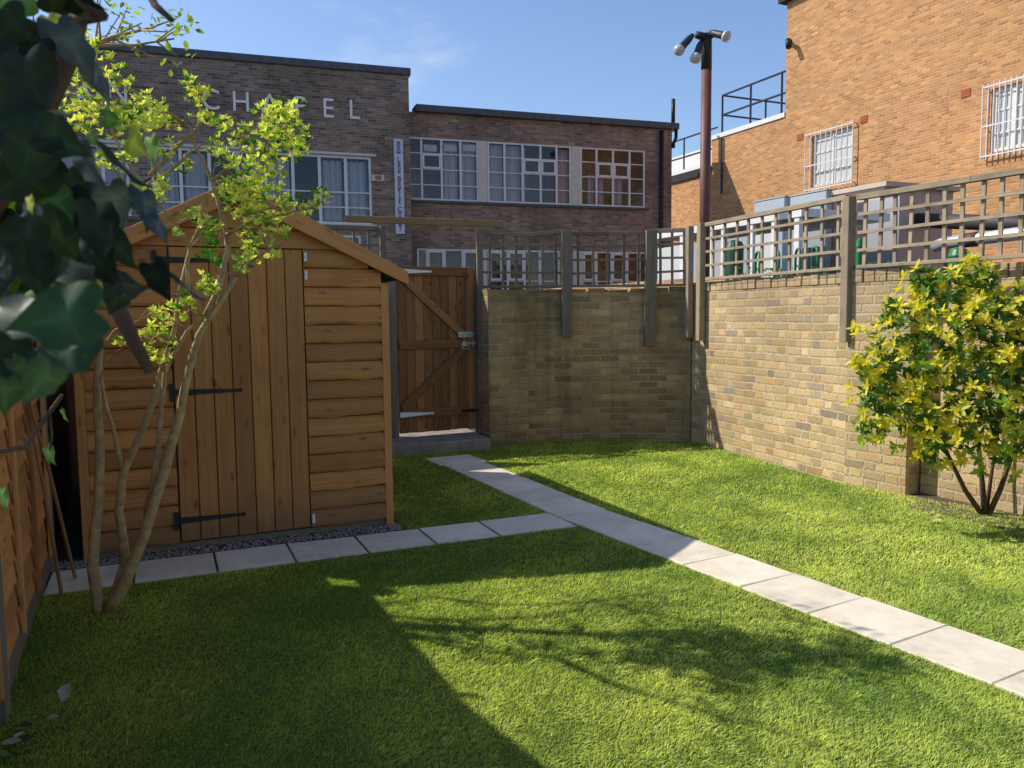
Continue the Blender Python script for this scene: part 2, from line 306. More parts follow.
# ------------------------------------------------------------------ leaf builder (numpy)
ELL = (np.array([(0, 0, 0), (.3, .45, .05), (.68, .42, .03), (1, 0, -.06), (.68, -.42, .03), (.3, -.45, .05), (.3, 0, -.04), (.68, 0, -.05)], float),
       [(0, 6, 1), (1, 6, 7, 2), (2, 7, 3), (0, 5, 6), (5, 4, 7, 6), (4, 3, 7)])
def ivy_template():
    half = [(.0, .02), (-.06, .10), (-.11, .20), (-.13, .31), (-.08, .40), (.02, .46), (.12, .495), (.21, .48), (.28, .45), (.35, .44), (.44, .45), (.52, .42), (.58, .36), (.64, .29), (.71, .22), (.79, .15), (.88, .085), (.96, .03), (1.04, 0)]
    out = half+[(x, -y) for x, y in half[-2::-1]]; n = len(out); V = []
    def z(x, y): return .10*abs(y)-.22*(x-.3)**2+.035*math.sin(9*x+5*abs(y))-.25*y*y
    for x, y in out: V.append((x, y, z(x, y)))
    for x, y in out: V.append((.3+(x-.3)*.5, y*.5, z(.3+(x-.3)*.5, y*.5)))
    V.append((.3, 0, z(.3, 0))); F_ = []; global IVY_SHADE
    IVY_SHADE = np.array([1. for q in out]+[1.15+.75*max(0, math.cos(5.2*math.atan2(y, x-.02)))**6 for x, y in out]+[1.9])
    for i in range(n-1): F_.append((i, i+1, n+i+1, n+i)); F_.append((n+i, n+i+1, 2*n))
    F_.append((n-1, 0, n, 2*n-1)); F_.append((2*n-1, n, 2*n))
    return np.array(V, float), F_
IVY = ivy_template()
BLADE = (np.array([(0, .5, 0), (0, -.5, 0), (.55, -.38, .0), (.55, .38, .0), (1, 0, -.22)], float), [(0, 1, 2, 3), (3, 2, 4)])
def leaves(name, P, D, Nn, L, W, colr, mat, parent=None, tmpl=ELL, smooth=True, shade=None):
    T, faces = tmpl; n = len(P); k = len(T)
    off = np.array(parent['_o']) if parent is not None else np.zeros(3)
    D = D/np.linalg.norm(D, axis=1, keepdims=True); S = np.cross(Nn, D); S /= np.linalg.norm(S, axis=1, keepdims=True)+1e-9; Nn = np.cross(D, S)
    V = (P-off)[:, None, :]+D[:, None, :]*(T[None, :, 0, None]*L[:, None, None])+S[:, None, :]*(T[None, :, 1, None]*W[:, None, None])+Nn[:, None, :]*(T[None, :, 2, None]*L[:, None, None])
    V = V.reshape(-1, 3); li = []; ls = []; lt = []; base = (np.arange(n)*k)
    per = [np.array(f) for f in faces]
    idx = np.concatenate([base[:, None]+f[None, :] for f in per], axis=1); tot = np.array([len(f) for f in per])
    lt = np.tile(tot, n); ls = np.concatenate(([0], np.cumsum(lt)[:-1])); li = idx.reshape(-1)
    me = bpy.data.meshes.new(name); me.vertices.add(len(V)); me.vertices.foreach_set('co', V.astype(np.float32).ravel())
    me.loops.add(len(li)); me.loops.foreach_set('vertex_index', li.astype(np.int32)); me.polygons.add(len(ls))
    me.polygons.foreach_set('loop_start', ls.astype(np.int32)); me.polygons.foreach_set('loop_total', lt.astype(np.int32))
    if smooth: me.polygons.foreach_set('use_smooth', np.ones(len(ls), bool))
    me.update(calc_edges=True); me.validate()
    a = me.attributes.new('lcol', 'FLOAT_COLOR', 'POINT'); a.data.foreach_set('color', (np.repeat(np.c_[colr, np.ones(n)], k, axis=0)*(np.tile(shade, n)[:, None] if shade is not None else 1.)).astype(np.float32).ravel())
    me.materials.append(mat); o = bpy.data.objects.new(name, me); COL.objects.link(o)
    if parent is not None: o.parent = parent
    return o
def unit(n):
    q = rng.normal(size=(n, 3)); return q/np.linalg.norm(q, axis=1, keepdims=True)

# ================================================================== WORLD, SUN, CAMERA
sund = -SUN.normalized(); elev = math.asin(sund.z); azim = math.atan2(sund.x, sund.y)
w = bpy.data.worlds.new('World'); SC.world = w; w.use_nodes = True; N_ = N(w.node_tree); bg = w.node_tree.nodes['Background']
sky = N_.n('ShaderNodeTexSky', sky_type='NISHITA'); sky.sun_disc = False; sky.sun_elevation = elev; sky.sun_rotation = azim
sky.air_density = 1.; sky.dust_density = .7; sky.ozone_density = 2.2; sky.altitude = 50
tc = N_.n('ShaderNodeTexCoord'); mp = N_.n('ShaderNodeMapping'); mp.inputs['Scale'].default_value = (1.4, 1.4, 4.2); N_.link(tc.outputs['Generated'], mp.inputs[0])
cl = N_.rng(N_.noise(mp.outputs[0], 2.3, 7, .62), .54, .82, 0, .5, True)
N_.link(N_.mix(cl, N_.mix(1., sky.outputs[0], (1.08, 1.12, 1.22), 'MULTIPLY'), (6.0, 6.4, 7.2)), bg.inputs[0]); bg.inputs[1].default_value = .147
sl = bpy.data.lights.new('sun', 'SUN'); sl.energy = 5.0; sl.angle = math.radians(.5); sl.color = (1., .94, .82)
so = bpy.data.objects.new('sun', sl); COL.objects.link(so); so.rotation_euler = SUN.to_track_quat('-Z', 'Y').to_euler(); so.location = (-10, 3, 12)
cd = bpy.data.cameras.new('camera'); cam = bpy.data.objects.new('camera', cd); COL.objects.link(cam); SC.camera = cam
cd.sensor_width = 36; cd.lens = 36*F/1024; cd.clip_start = .05; cd.clip_end = 2000
cam.matrix_world = Matrix(((RT.x, UP.x, -FW.x, 0), (RT.y, UP.y, -FW.y, 0), (RT.z, UP.z, -FW.z, CH), (0, 0, 0, 1)))
cd.dof.use_dof = True; cd.dof.focus_distance = 6.5; cd.dof.aperture_fstop = 10.
SC.view_settings.view_transform = 'Standard'; SC.view_settings.look = 'None'; SC.view_settings.exposure = 0

# ================================================================== GROUND
b = MB(); b.face([(-400, -400, -.02), (400, -400, -.02), (400, 400, -.02), (-400, 400, -.02)]); struct(b.build('ground', M['asphalt']))
# lawn sheet (polygon), gravel bed, paths
PW = .215
PA, PB, PE = Vector((-.70, 8.42, 0)), Vector((.52, 5.92, 0)), Vector((3.9, .07, 0))          # the path bends slightly at the crossing
PSEG = []
for p, q in ((PA, PB), (PB, PE)): d = (q-p).normalized(); PSEG.append((p, d, Vector((-d.y, d.x, 0)), (q-p).length))
def cross_pt(s, t): return Vector((-2.60, 4.46, 0))+CU*s+CV*t           # s along the path, t across (centre 0)
CU = Vector((.917, .399, 0)).normalized(); CV = Vector((-CU.y, CU.x, 0)); CW = .21
lawnpoly = [(-2.78, 4.4), (-2.3, 3.45), (-.6, -.4), (6.2, -.4), (4.9, 3.1), (3.72, 5.72), (3.19, 6.41), (2.9, 6.86), (2.1, 9.3), (1.05, 9.5), (.17, 9.34), (-.25, 9.05), (-1.5, 8.42), (-1.98, 8.1), (-.86, 5.6), (-2.7, 4.8)]
b = MB(); b.face([(x, y, 0) for x, y in lawnpoly], tint=.5); struct(b.build('lawn', M['thatch']))
b = MB()
def slab(b, c, h0=.012):
    j = lambda: random.uniform(-.004, .004); b.hexa([p-Z*.03 for p in c]+[p+Z*(h0+j()) for p in c])
for k, (p, d, n_, L) in enumerate(PSEG):
    m_ = round(L/.452); L1 = L/m_
    for i in range(m_):
        w1 = PW+(.035 if k == 0 and i == 0 else 0); a0, a1 = p+d*(i*L1+.0025), p+d*((i+1)*L1-.0025); slab(b, [a0-n_*w1, a1-n_*w1, a0+n_*w1, a1+n_*w1])
struct(b.build('path', M['slab'], bevel=.004))
def s_end(t):
    p, d, n_, L = PSEG[0]; q = cross_pt(0, t)-p; return (-PW-.003-q.dot(n_))/CU.dot(n_) if q.dot(n_) < 0 else (PW+.003-q.dot(n_))/CU.dot(n_)
b = MB(); s = -.06; se0, se1 = s_end(-CW), s_end(CW); print('cross ends', se0, se1)
while s < min(se0, se1)-.02:
    e0 = e1 = s+.448
    if s+.448 > min(se0, se1)-.25: e0, e1 = se0, se1
    slab(b, [cross_pt(s+.005, -CW), cross_pt(e0-.005, -CW), cross_pt(s+.005, CW), cross_pt(e1-.005, CW)], .011); s = max(e0, s+.448)+.004
struct(b.build('path', M['slab'], bevel=.004))
# gravel margin along the shed front
S0 = Vector((-2.66, 4.851, 0)); SW = 1.96
b = MB(); b.face([S0-u*.18-v*.45+Z*.004, S0+u*.1-v*.2+Z*.004, S0+u*2.0-v*.27+Z*.004, S0+u*2.0+v*.05+Z*.004, S0-u*.18+v*.05+Z*.004]); struct(b.build('ground', M['soil']))
b = MB()
for i in range(3600):
    if i < 2700: p = S0+u*random.uniform(-.05, 1.99)-v*random.uniform(-.02, .26)
    else: p = S0+u*random.uniform(-.17, .12)-v*random.uniform(-.02, .5)
    q = p-cross_pt(0, 0); a, t = q.dot(CU), q.dot(CV)
    if abs(t) < CW+.008 and a > -.07: continue
    r = random.uniform(.005, .012); z = .006+random.uniform(0, .010); t_ = random.random(); th = random.uniform(0, 3); c_, s_ = math.cos(th)*r, math.sin(th)*r
    i0 = len(b.v); b.v += [(p.x+c_, p.y+s_, z), (p.x-s_*.7, p.y+c_*.7, z), (p.x-c_, p.y-s_, z), (p.x+s_*.7, p.y-c_*.7, z), (p.x+c_*.2, p.y+s_*.2, z+r*.75), (p.x, p.y, z-r*.5)]; b.t += [t_]*6
    for f in ((0, 1, 4), (1, 2, 4), (2, 3, 4), (3, 0, 4), (1, 0, 5), (2, 1, 5), (3, 2, 5), (0, 3, 5)): b.f.append(tuple(i0+q for q in f)); b.uv.append([(0, 0)]*3)
g = b.build('gravel', M['gravel']); struct(g, 'stuff'); tag(g, 'loose brown and grey gravel in the strip along the shed base', 'gravel')

# grass blades
def inside(px, py, poly):
    r = np.zeros(len(px), bool); n = len(poly)
    for i in range(n):
        x1, y1 = poly[i]; x2, y2 = poly[(i+1) % n]
        c = ((y1 > py) != (y2 > py)) & (px < (x2-x1)*(py-y1)/(y2-y1+1e-12)+x1); r ^= c
    return r
def fnoise(x, y, s, seed):
    r = np.random.default_rng(seed); o = np.zeros(len(x))
    for k in range(9):
        th = r.uniform(0, 6.28); f = s*r.uniform(.6, 2.2); o += np.sin((x*math.cos(th)+y*math.sin(th))*f+r.uniform(0, 6.28)+1.3*np.sin((x*math.sin(th)-y*math.cos(th))*f*.7))
    return o/3.
def scatter(n, x0, x1, y0, y1):
    px = rng.uniform(x0, x1, n); py = rng.uniform(y0, y1, n); k = inside(px, py, lawnpoly)
    edge = rng.uniform(-.020, .006, n)-.018*np.clip(fnoise(px, py, 14, 8), -.6, 1.6)
    for p_, d_, n_, L_ in PSEG: q = np.c_[px-p_.x, py-p_.y]; a = q@np.array(d_.xy); t = q@np.array(n_.xy); k &= ~((np.abs(t) < PW-.004+edge) & (a > 0) & (a < L_))
    c0 = cross_pt(0, 0); q = np.c_[px-c0.x, py-c0.y]; a = q@np.array(CU.xy); t = q@np.array(CV.xy); k &= ~((np.abs(t) < CW-.004+edge) & (a > -.06) & (a < 3.42))
    q = np.c_[px-S0.x, py-S0.y]; a = q@np.array(u.xy); t = q@np.array(v.xy); k &= ~((a > -.3) & (a < 2.02+edge) & (t > -.30) & (t < 3)); k &= ~((a < .12) & (t > -.45))
    return px[k], py[k]
xs, ys, ws, hs = [], [], [], []
for (y0, y1, dens, wd, hh) in ((2.2, 3.3, 34000, .0024, .0155), (3.3, 4.6, 23000, .0030, .017), (4.6, 6.4, 12500, .0043, .019), (6.4, 9.6, 7500, .0060, .021)):
    x0, x1 = -.70*y1-.3, .68*y1+.3; n = int((x1-x0)*(y1-y0)*dens); a, c = scatter(n, x0, x1, y0, y1)
    xs.append(a); ys.append(c); ws.append(np.full(len(a), wd)); hs.append(np.full(len(a), hh))
X = np.concatenate(xs); Y = np.concatenate(ys); W = np.concatenate(ws)*rng.uniform(.7, 1.3, len(X)); n = len(X)
tuft = fnoise(X, Y, 9, 3); pat = fnoise(X, Y, 2.2, 5); tuft2 = fnoise(X, Y, 26, 4)
H = np.concatenate(hs)*np.clip(rng.normal(1, .28, n)+.15*tuft+.15*tuft2, .35, 1.9)
lean = unit(n)*.62; lean[:, 2] = 0; lean[:, 0] += .42+.20*tuft2+.12*tuft; lean[:, 1] += .2*np.sin(tuft*2.1)
D = lean+np.array([0, 0, .75]); Nn = unit(n)*.55+np.array([*(-SUN).normalized()])
mixv = np.clip(.46+.22*pat+.13*tuft+.10*tuft2+rng.normal(0, .12, n), 0, 1)[:, None]
c = (1-mixv)*np.array([.215, .375, .045])+mixv*np.array([.76, .83, .175])
straw = rng.random(n) < .035+.04*np.clip(pat, 0, 1); c[straw] = np.array([.62, .54, .26])*rng.uniform(.7, 1.1, (straw.sum(), 1))
c *= rng.uniform(.8, 1.2, (n, 1))
g = leaves('grass', np.c_[X, Y, np.zeros(n)], D, Nn, H, W, c, M['grass'], tmpl=BLADE, smooth=False); struct(g, 'stuff'); tag(g, 'short mown green grass covering the garden lawn', 'grass')
print('blades', n)

# ================================================================== GARDEN WALLS
def wall_poly(name, pts, z1, thick, mat, label, z0=-.02, soldier=None, side=1):
    """polyline wall: front face follows pts, body thickness behind"""
    b = MB(); P = [Vector((*p, 0)) for p in pts]; n = len(P); nor = []
    for i in range(n):
        d = (P[min(i+1, n-1)]-P[max(i-1, 0)]).normalized(); nor.append(Vector((-d.y, d.x, 0))*side)
    B = [P[i]+nor[i]*thick for i in range(n)]; s = 0
    for i in range(n-1):
        L = (P[i+1]-P[i]).length; a, c, d, e = P[i], P[i+1], B[i+1], B[i]; zs = z0
        b.face([a+Z*z0, c+Z*z0, c+Z*z1, a+Z*z1], [(s, z0), (s+L, z0), (s+L, z1), (s, z1)], .5)
        b.face([d+Z*z0, e+Z*z0, e+Z*z1, d+Z*z1], [(s+L, z0), (s, z0), (s, z1), (s+L, z1)], .5)
        b.face([a+Z*z1, c+Z*z1, d+Z*z1, e+Z*z1], [(s, 0), (s+L, 0), (s+L, thick), (s, thick)], .5); s += L
    for i, flip in ((0, 0), (n-1, 1)):
        q = [P[i]+Z*z0, B[i]+Z*z0, B[i]+Z*z1, P[i]+Z*z1]; b.face(q if flip else q[::-1], tint=.5)
    return b
back_pts = [(.17, 9.36), (.40, 9.42), (.65, 9.47), (.90, 9.50), (1.15, 9.51), (1.40, 9.50), (1.65, 9.48), (1.85, 9.45), (2.0, 9.39), (2.08, 9.30)]
t = thing('garden_wall', 'shaded dark stock brick wall curving behind the lawn, beside the gate', 'wall', (1.1, 9.5, 0))
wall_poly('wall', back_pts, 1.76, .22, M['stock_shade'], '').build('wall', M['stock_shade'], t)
b = MB(); s = 0                      # rough course of headers along the top
P = [Vector((*p, 0)) for p in back_pts]
def course(b, pts, z0, z1, w, proud, wob=.012, back=.2, nrm=None):
    P = [Vector((*p, 0)) for p in pts]
    for i in range(len(P)-1):
        d = P[i+1]-P[i]; L = d.length; d.normalize(); nb = Vector((-d.y, d.x, 0)); q = 0
        while q < L-.02:
            e = min(q+w*random.uniform(.9, 1.1), L); f = proud+random.uniform(-wob, wob); zt = z1+random.uniform(-wob, wob)
            a, c = P[i]+d*(q+.004), P[i]+d*(e-.004)
            b.hexa([p+nb*k+Z*z for z in (z0, zt) for k in (-f, back) for p in (a, c)], brick=True); q = e
course(b, back_pts, 1.762, 1.80, .22, .004)
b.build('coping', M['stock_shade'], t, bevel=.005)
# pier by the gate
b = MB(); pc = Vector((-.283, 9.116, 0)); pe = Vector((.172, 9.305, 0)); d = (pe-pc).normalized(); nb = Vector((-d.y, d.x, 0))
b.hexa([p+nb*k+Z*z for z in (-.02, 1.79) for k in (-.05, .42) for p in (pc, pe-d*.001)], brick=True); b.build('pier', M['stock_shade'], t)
# wall on the left of the gate, behind the shed
t = thing('garden_wall', 'brick wall behind the shed, left of the gate', 'wall', (-2.2, 8.6, 0))
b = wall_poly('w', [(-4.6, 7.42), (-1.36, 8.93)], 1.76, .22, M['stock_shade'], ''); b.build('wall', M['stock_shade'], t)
# right wall, sunlit
t = thing('garden_wall', 'sunlit yellow stock brick wall along the right side of the lawn', 'wall', (3, 7, 0))
ra = [(2.095, 9.295), (2.93, 6.90)]
wall_poly('w', ra, 1.74, .23, M['stock'], '').build('wall', M['stock'], t)
b = MB(); course(b, ra, 1.742, 1.845, .115, .006, .010, .22); b.build('coping', M['stock'], t, bevel=.006)
rb = [(2.885, 6.87), (3.19, 6.41)]
wall_poly('w', rb, 1.742, .5, M['stock'], '').build('pier', M['stock'], t)
b = MB(); course(b, rb, 1.744, 1.845, .115, .004, .010, .30); b.build('coping', M['stock'], t, bevel=.006)
rc = [(3.36, 6.50), (3.72, 5.72), (5.9, .9)]
wall_poly('w', rc, 1.74, .23, M['stock'], '').build('wall', M['stock'], t)
b = MB(); course(b, [(3.5, 6.2), (3.72, 5.72), (5.0, 2.9)], 1.742, 1.85, .115, .006, .010, .22); b.build('coping', M['stock'], t, bevel=.006)
# step under the gate
b = MB(); a, c = Vector((-1.33, 8.46, 0)), Vector((-.24, 8.87, 0)); d = (c-a).normalized(); nb = Vector((-d.y, d.x, 0))
b.hexa([p+nb*k+Z*z for z in (-.02, .125) for k in (0, .95) for p in (a, c)], brick=True)
o = b.build('doorstep', M['concrete'], loc=(-.8, 8.7, 0), bevel=.012); tag(o, 'worn concrete step below the wooden gate', 'step')

# ================================================================== TRELLIS
GP = 'trellis panels on top of the garden walls'; GQ = 'posts carrying the trellis'
def post(p, zb, zt, mat, label, w=.075, dvec=u):
    b = MB(); d = Vector(dvec).normalized(); n_ = Vector((-d.y, d.x, 0)); p = Vector((p[0], p[1], 0)); lo = random.uniform(-.01, .01)
    b.hexa([p+d*(w/2*i)+n_*(w/2*k)+d*(lo if z == zb else 0)+Z*z for z in (zb, zt) for k in (-1, 1) for i in (-1, 1)])
    o = b.build('trellis_post', mat, loc=(p.x, p.y, zb), bevel=.004); return tag(o, label, 'post', GQ)
def panel(p0, p1, z0, z1, nv, nh, mat, label, sag=0., proud=1):
    p0, p1 = Vector((p0[0], p0[1], 0)), Vector((p1[0], p1[1], 0)); d = (p1-p0).normalized(); n_ = Vector((d.y, -d.x, 0)); mid = (p0+p1)/2
    t = thing('garden_trellis', label, 'trellis', (mid.x, mid.y, z0), GP)
    b = MB(); b.beam(p0+Z*z1, mid+Z*(z1-sag), .055, .045); b.beam(mid+Z*(z1-sag), p1+Z*z1, .055, .045); b.build('top_rail', mat, t, bevel=.003)
    b = MB(); b.beam(p0+Z*z0, p1+Z*z0, .045, .03); b.build('bottom_rail', mat, t, bevel=.003)
    b = MB(); L = (p1-p0).length
    for i in range(nv):
        q = p0+d*(L*(i+.5+random.uniform(-.04, .04))/nv)-n_*.012; j = d*random.uniform(-.012, .012); b.beam(q+Z*(z0+.015), q+j+Z*(z1-.022), .030, .018, up=n_)
    b.build('upright_laths', mat, t)
    b = MB()
    for i in range(nh):
        zz = z0+(z1-z0)*(i+1)/(nh+1); j = random.uniform(-.008, .008); b.beam(p0+n_*.012+Z*(zz+j), p1+n_*.012+Z*(zz-j), .018, .026)
    b.build('level_laths', mat, t)
rd = (Vector((2.93, 6.90, 0))-Vector((2.095, 9.295, 0))).normalized(); rn = Vector((rd.y, -rd.x, 0))       # towards the garden
def rw(sx, off=.05):
    p = Vector((2.095, 9.295, 0))+rd*sx+rn*off; return (p.x, p.y)
post(rw(.02, .055), 1.22, 2.49, M['grey_wood'], 'short weathered trellis post in the wall corner, left one of the close pair', .07, rd)
post(rw(.26, .055), 1.19, 2.50, M['grey_wood'], 'weathered trellis post near the wall corner, right one of the close pair', .075, rd)
post((2.875, 6.885), 1.24, 2.47, M['grey_wood'], 'tall weathered trellis post in the middle of the sunlit wall', .085, rd)
panel(rw(.31, .02), (2.895, 6.96), 1.875, 2.475, 10, 3, M['grey_wood'], 'weathered trellis panel on the sunlit wall left of its middle post')
panel((2.93, 6.84), (3.83, 5.05), 1.875, 2.455, 14, 3, M['grey_wood'], 'long weathered trellis panel above the yellow bush')
post((3.82, 5.02), 1.24, 2.46, M['grey_wood'], 'weathered trellis post at the right end of the long panel', .085, (.41, -.91, 0))
bd = (1, 0, 0)
bp = lambda px: {0: (.56, 9.40), 1: (1.64, 9.43)}[px]
post((-.36, 9.30), 1.0, 2.50, M['green_wood'], 'green stained trellis post beside the gate', .07, (1, .2, 0))
post((.655, 9.42), 1.24, 2.47, M['green_wood'], 'grey green trellis post on the left half of the shaded wall', .12, bd)
post((1.635, 9.42), 1.12, 2.47, M['green_wood'], 'grey green trellis post on the right half of the shaded wall', .125, bd)
panel((-.33, 9.37), (.61, 9.45), 1.83, 2.47, 6, 3, M['green_wood'], 'sagging green stained trellis panel next to the gate', sag=.05)
panel((.70, 9.47), (1.59, 9.47), 1.83, 2.44, 5, 3, M['green_wood'], 'green stained trellis panel between the two shaded wall posts')
panel((1.69, 9.47), (2.08, 9.36), 1.83, 2.46, 3, 3, M['grey_wood'], 'narrow trellis panel in the corner of the two walls')
t = thing('board_fence', 'solid board fence on the wall top hidden behind the shed roof', 'fence', (-3.5, 8.0, 1.77)); b = MB(); p, q_ = Vector((-4.55, 7.50, 0)), Vector((-2.36, 8.52, 0)); d = (q_-p).normalized(); nb = Vector((-d.y, d.x, 0))
for i in range(16):
    L = (q_-p).length; b.hexa([p+d*x+nb*k+Z*z for z in (1.765, 2.46) for k in (.03, .05) for x in (L*i/16, L*(i+1)/16-.006)])
b.build('boards', M['old_post'], t); b = MB(); b.beam(p+nb*.04+Z*2.48, q_+nb*.04+Z*2.48, .06, .035); b.build('top_rail', M['old_post'], t)
panel((-2.3, 8.62), (-1.47, 8.99), 1.9, 2.47, 5, 2, M['green_wood'], 'old trellis panel above the wall behind the shed roof')
post((-1.42, 8.98), 1.7, 2.50, M['green_wood'], 'old trellis post behind the right corner of the shed roof', .06, u)
b = MB(); b.beam((-1.86, 9.14, 2.60), (-.08, 9.38, 2.545), .05, .075); o = b.build('timber_beam', M['beam'], loc=(-1, 9.25, 2.57), bevel=.004); tag(o, 'brown timber beam spanning above the gate', 'beam')

# ================================================================== GATE
G0, G1 = Vector((-1.279, 9.007, 0)), Vector((-.445, 9.417, 0)); gd = (G1-G0).normalized(); GWd = (G1-G0).length
t = thing('garden_gate', 'brown wooden ledged and braced gate with white hinges', 'gate', (-.86, 9.2, .14))
MG = xf(G0, gd, Vector((-gd.y, gd.x, 0)))             # local x along, y away, z up
zb, zt = .165, 2.055
b = MB(); b.M = MG; nb_ = 9; bw_ = GWd/nb_
for i in range(nb_): b.box(i*bw_+.002, (i+1)*bw_-.002, 0, .02, zb+random.uniform(0, .01), zt)
b.build('boards', M['gate'], t, bevel=.003)
for z in (zt-.05, 1.175, .39):
    b = MB(); b.M = MG; b.box(.004, GWd-.09, -.032, -.001, z-.05, z+.05); b.build('rail', M['gate'], t, bevel=.004)
b = MB(); b.M = MG; b.box(GWd-.088, GWd, -.034, -.001, zb, zt); b.build('stile', M['gate'], t, bevel=.004)
b = MB(); b.M = MG; b.beam((.03, -.018, zt-.10), (GWd-.10, -.018, 1.24), .085, .030, up=(0, -1, 0)); b.v = b.v
b.build('brace', M['gate'], t, bevel=.004)
b = MB(); b.M = MG; b.beam((.03, -.018, .45), (GWd-.14, -.018, 1.11), .085, .030, up=(0, -1, 0)); b.build('brace', M['gate'], t, bevel=.004)
def tee(b, x0, y, z, L, h0, h1, plate=0, ph=0):
    b.hexa([(x0, y-.006, z-h0/2), (x0+L, y-.006, z-h1/2), (x0, y, z-h0/2), (x0+L, y, z-h1/2), (x0, y-.006, z+h0/2), (x0+L, y-.006, z+h1/2), (x0, y, z+h0/2), (x0+L, y, z+h1/2)])
    b.tube([(x0+L*.985, y-.006, z), (x0+L*.985, y, z)], h1*.8, 10)
    if plate: b.box(x0-plate, x0-.002, y-.006, y, z-ph/2, z+ph/2)
for z in (zt-.055, .385):
    b = MB(); b.M = MG; tee(b, -.005, -.036, z, .40, .06, .018); b.build('hinge', M['white'], t)
b = MB(); b.M = MG; b.box(GWd-.21, GWd-.02, -.042, -.034, 1.25, 1.31); b.tube([(GWd-.2, -.048, 1.28), (GWd+.02, -.048, 1.28)], .009); b.box(GWd-.15, GWd-.13, -.055, -.042, 1.245, 1.315); b.box(GWd-.07, GWd-.05, -.055, -.042, 1.245, 1.315); b.build('bolt', M['galv'], t)
b = MB(); b.M = MG; b.tube([(GWd-.13, -.036, 1.175), (GWd-.13, -.05, 1.175)], .034, 14); b.tube([(GWd-.13+.045*math.cos(a), -.056, 1.155+.045*math.sin(a)) for a in np.linspace(0, 6.283, 17)], .006, 6); b.box(GWd-.11, GWd+.012, -.05, -.036, 1.165, 1.187); b.box(GWd-.035, GWd-.015, -.055, -.036, 1.14, 1.215); b.build('latch', M['galv'], t)
b = MB(); b.M = MG; b.box(GWd-.18, GWd-.01, -.045, -.034, .37, .405); b.tube([(GWd-.17, -.048, .388), (GWd+.03, -.048, .388)], .008); b.build('bolt', M['black_iron'], t)
b = MB(); p = G1+gd*.045; b.box(p.x-.035, p.x+.035, p.y-.035, p.y+.05, .12, 2.02); o = b.build('gate_post', M['old_post'], loc=(p.x, p.y, .12), bevel=.003); tag(o, 'dark slim gate post on the latch side', 'post', 'gate posts')
b = MB(); p = G0-gd*.055; b.box(p.x-.04, p.x+.04, p.y-.03, p.y+.05, .12, 2.0); o = b.build('gate_post', M['old_post'], loc=(p.x, p.y, .12), bevel=.003); tag(o, 'dark gate post on the hinge side beside the shed', 'post', 'gate posts')

# ================================================================== SHED
t = thing('garden_shed', 'orange brown wooden shed with pitched roof and boarded door', 'shed', tuple(S0+u*.98))
MS = xf(S0, u, v); DEP = 2.45; EAV = 1.70; APX = 2.375; CX = .98; SL = (APX-1.80)/1.11
def topz(x): return APX-.045-abs(x-CX)*SL-.02
# loglap boards
def loglap(b, x0, x1, z, h, y=0., ends=None):
    prof = [(0, 0), (-.014, .0), (-.027, .005), (-.033, .020), (-.033, h*.45), (-.026, h*.75), (-.011, h*.97), (0, h*.99)]
    prof = [(p[0]*random.uniform(.9, 1.1), p[1]) for p in prof]
    tint = random.random(); m_ = 10; n = len(prof); i0 = len(b.v); ph = random.random()*9; am = random.uniform(.002, .006)
    for k in range(m_+1):
        x = x0+(x1-x0)*k/m_; wv = am*(math.sin(ph+x*13)+.6*math.sin(ph*2+x*31))
        for q, (py, pz) in enumerate(prof): b.v.append(tuple(b.M @ Vector((x, y+py, z+pz+wv*(1-pz/h))))); b.t.append(tint)
    acc = [0]
    for q in range(n): acc.append(acc[-1]+math.dist(prof[q], prof[(q+1) % n]))
    for k in range(m_):
        for q in range(n):
            q2 = (q+1) % n; b.f.append((i0+k*n+q, i0+k*n+q2, i0+(k+1)*n+q2, i0+(k+1)*n+q)); X0_, X1_ = x0+(x1-x0)*k/m_, x0+(x1-x0)*(k+1)/m_
            b.uv.append([(X0_, acc[q]), (X0_, acc[q+1]), (X1_, acc[q+1]), (X1_, acc[q])])
    b.f.append(tuple(i0+q for q in reversed(range(n)))); b.uv.append([(0, 0)]*n); b.f.append(tuple(i0+m_*n+q for q in range(n))); b.uv.append([(0, 0)]*n)
PIT_ = .127
for xa, xb, zm in ((.052, .548, 1.9), (1.385, 1.912, 1.9)):
    b = MB(); b.M = MS; z = .05
    while z < zm:
        m0 = (topz(CX)-z-PIT_*.35)/SL; x_a, x_b = max(xa, CX-m0), min(xb, CX+m0)
        if x_b-x_a > .05: loglap(b, x_a, x_b, z, PIT_)
        z += PIT_
    b.build('cladding', M['shed'], t)
# gable boards above the door, cut to the roof slope
b = MB(); b.M = MS; z = 1.955; zs = [1.955, 2.075, 2.195, 2.315, 2.36]
zsid = [z0 for z0 in (1.70, 1.83)]
for z0, z1 in zip(zs[:-1], zs[1:]):
    hw0 = min((topz(CX)-z0)/SL, CX-.03); hw1 = max((topz(CX)-z1+.004)/SL, .0)
    b.hexa([(CX-hw0, -.022, z0), (CX+hw0, -.022, z0), (CX-hw0, 0, z0), (CX+hw0, 0, z0), (CX-hw1, -.010, z1-.004), (CX+hw1, -.010, z1-.004), (CX-hw1, 0, z1-.004), (CX+hw1, 0, z1-.004)])
b.build('gable_boards', M['shed'], t, bevel=.003)
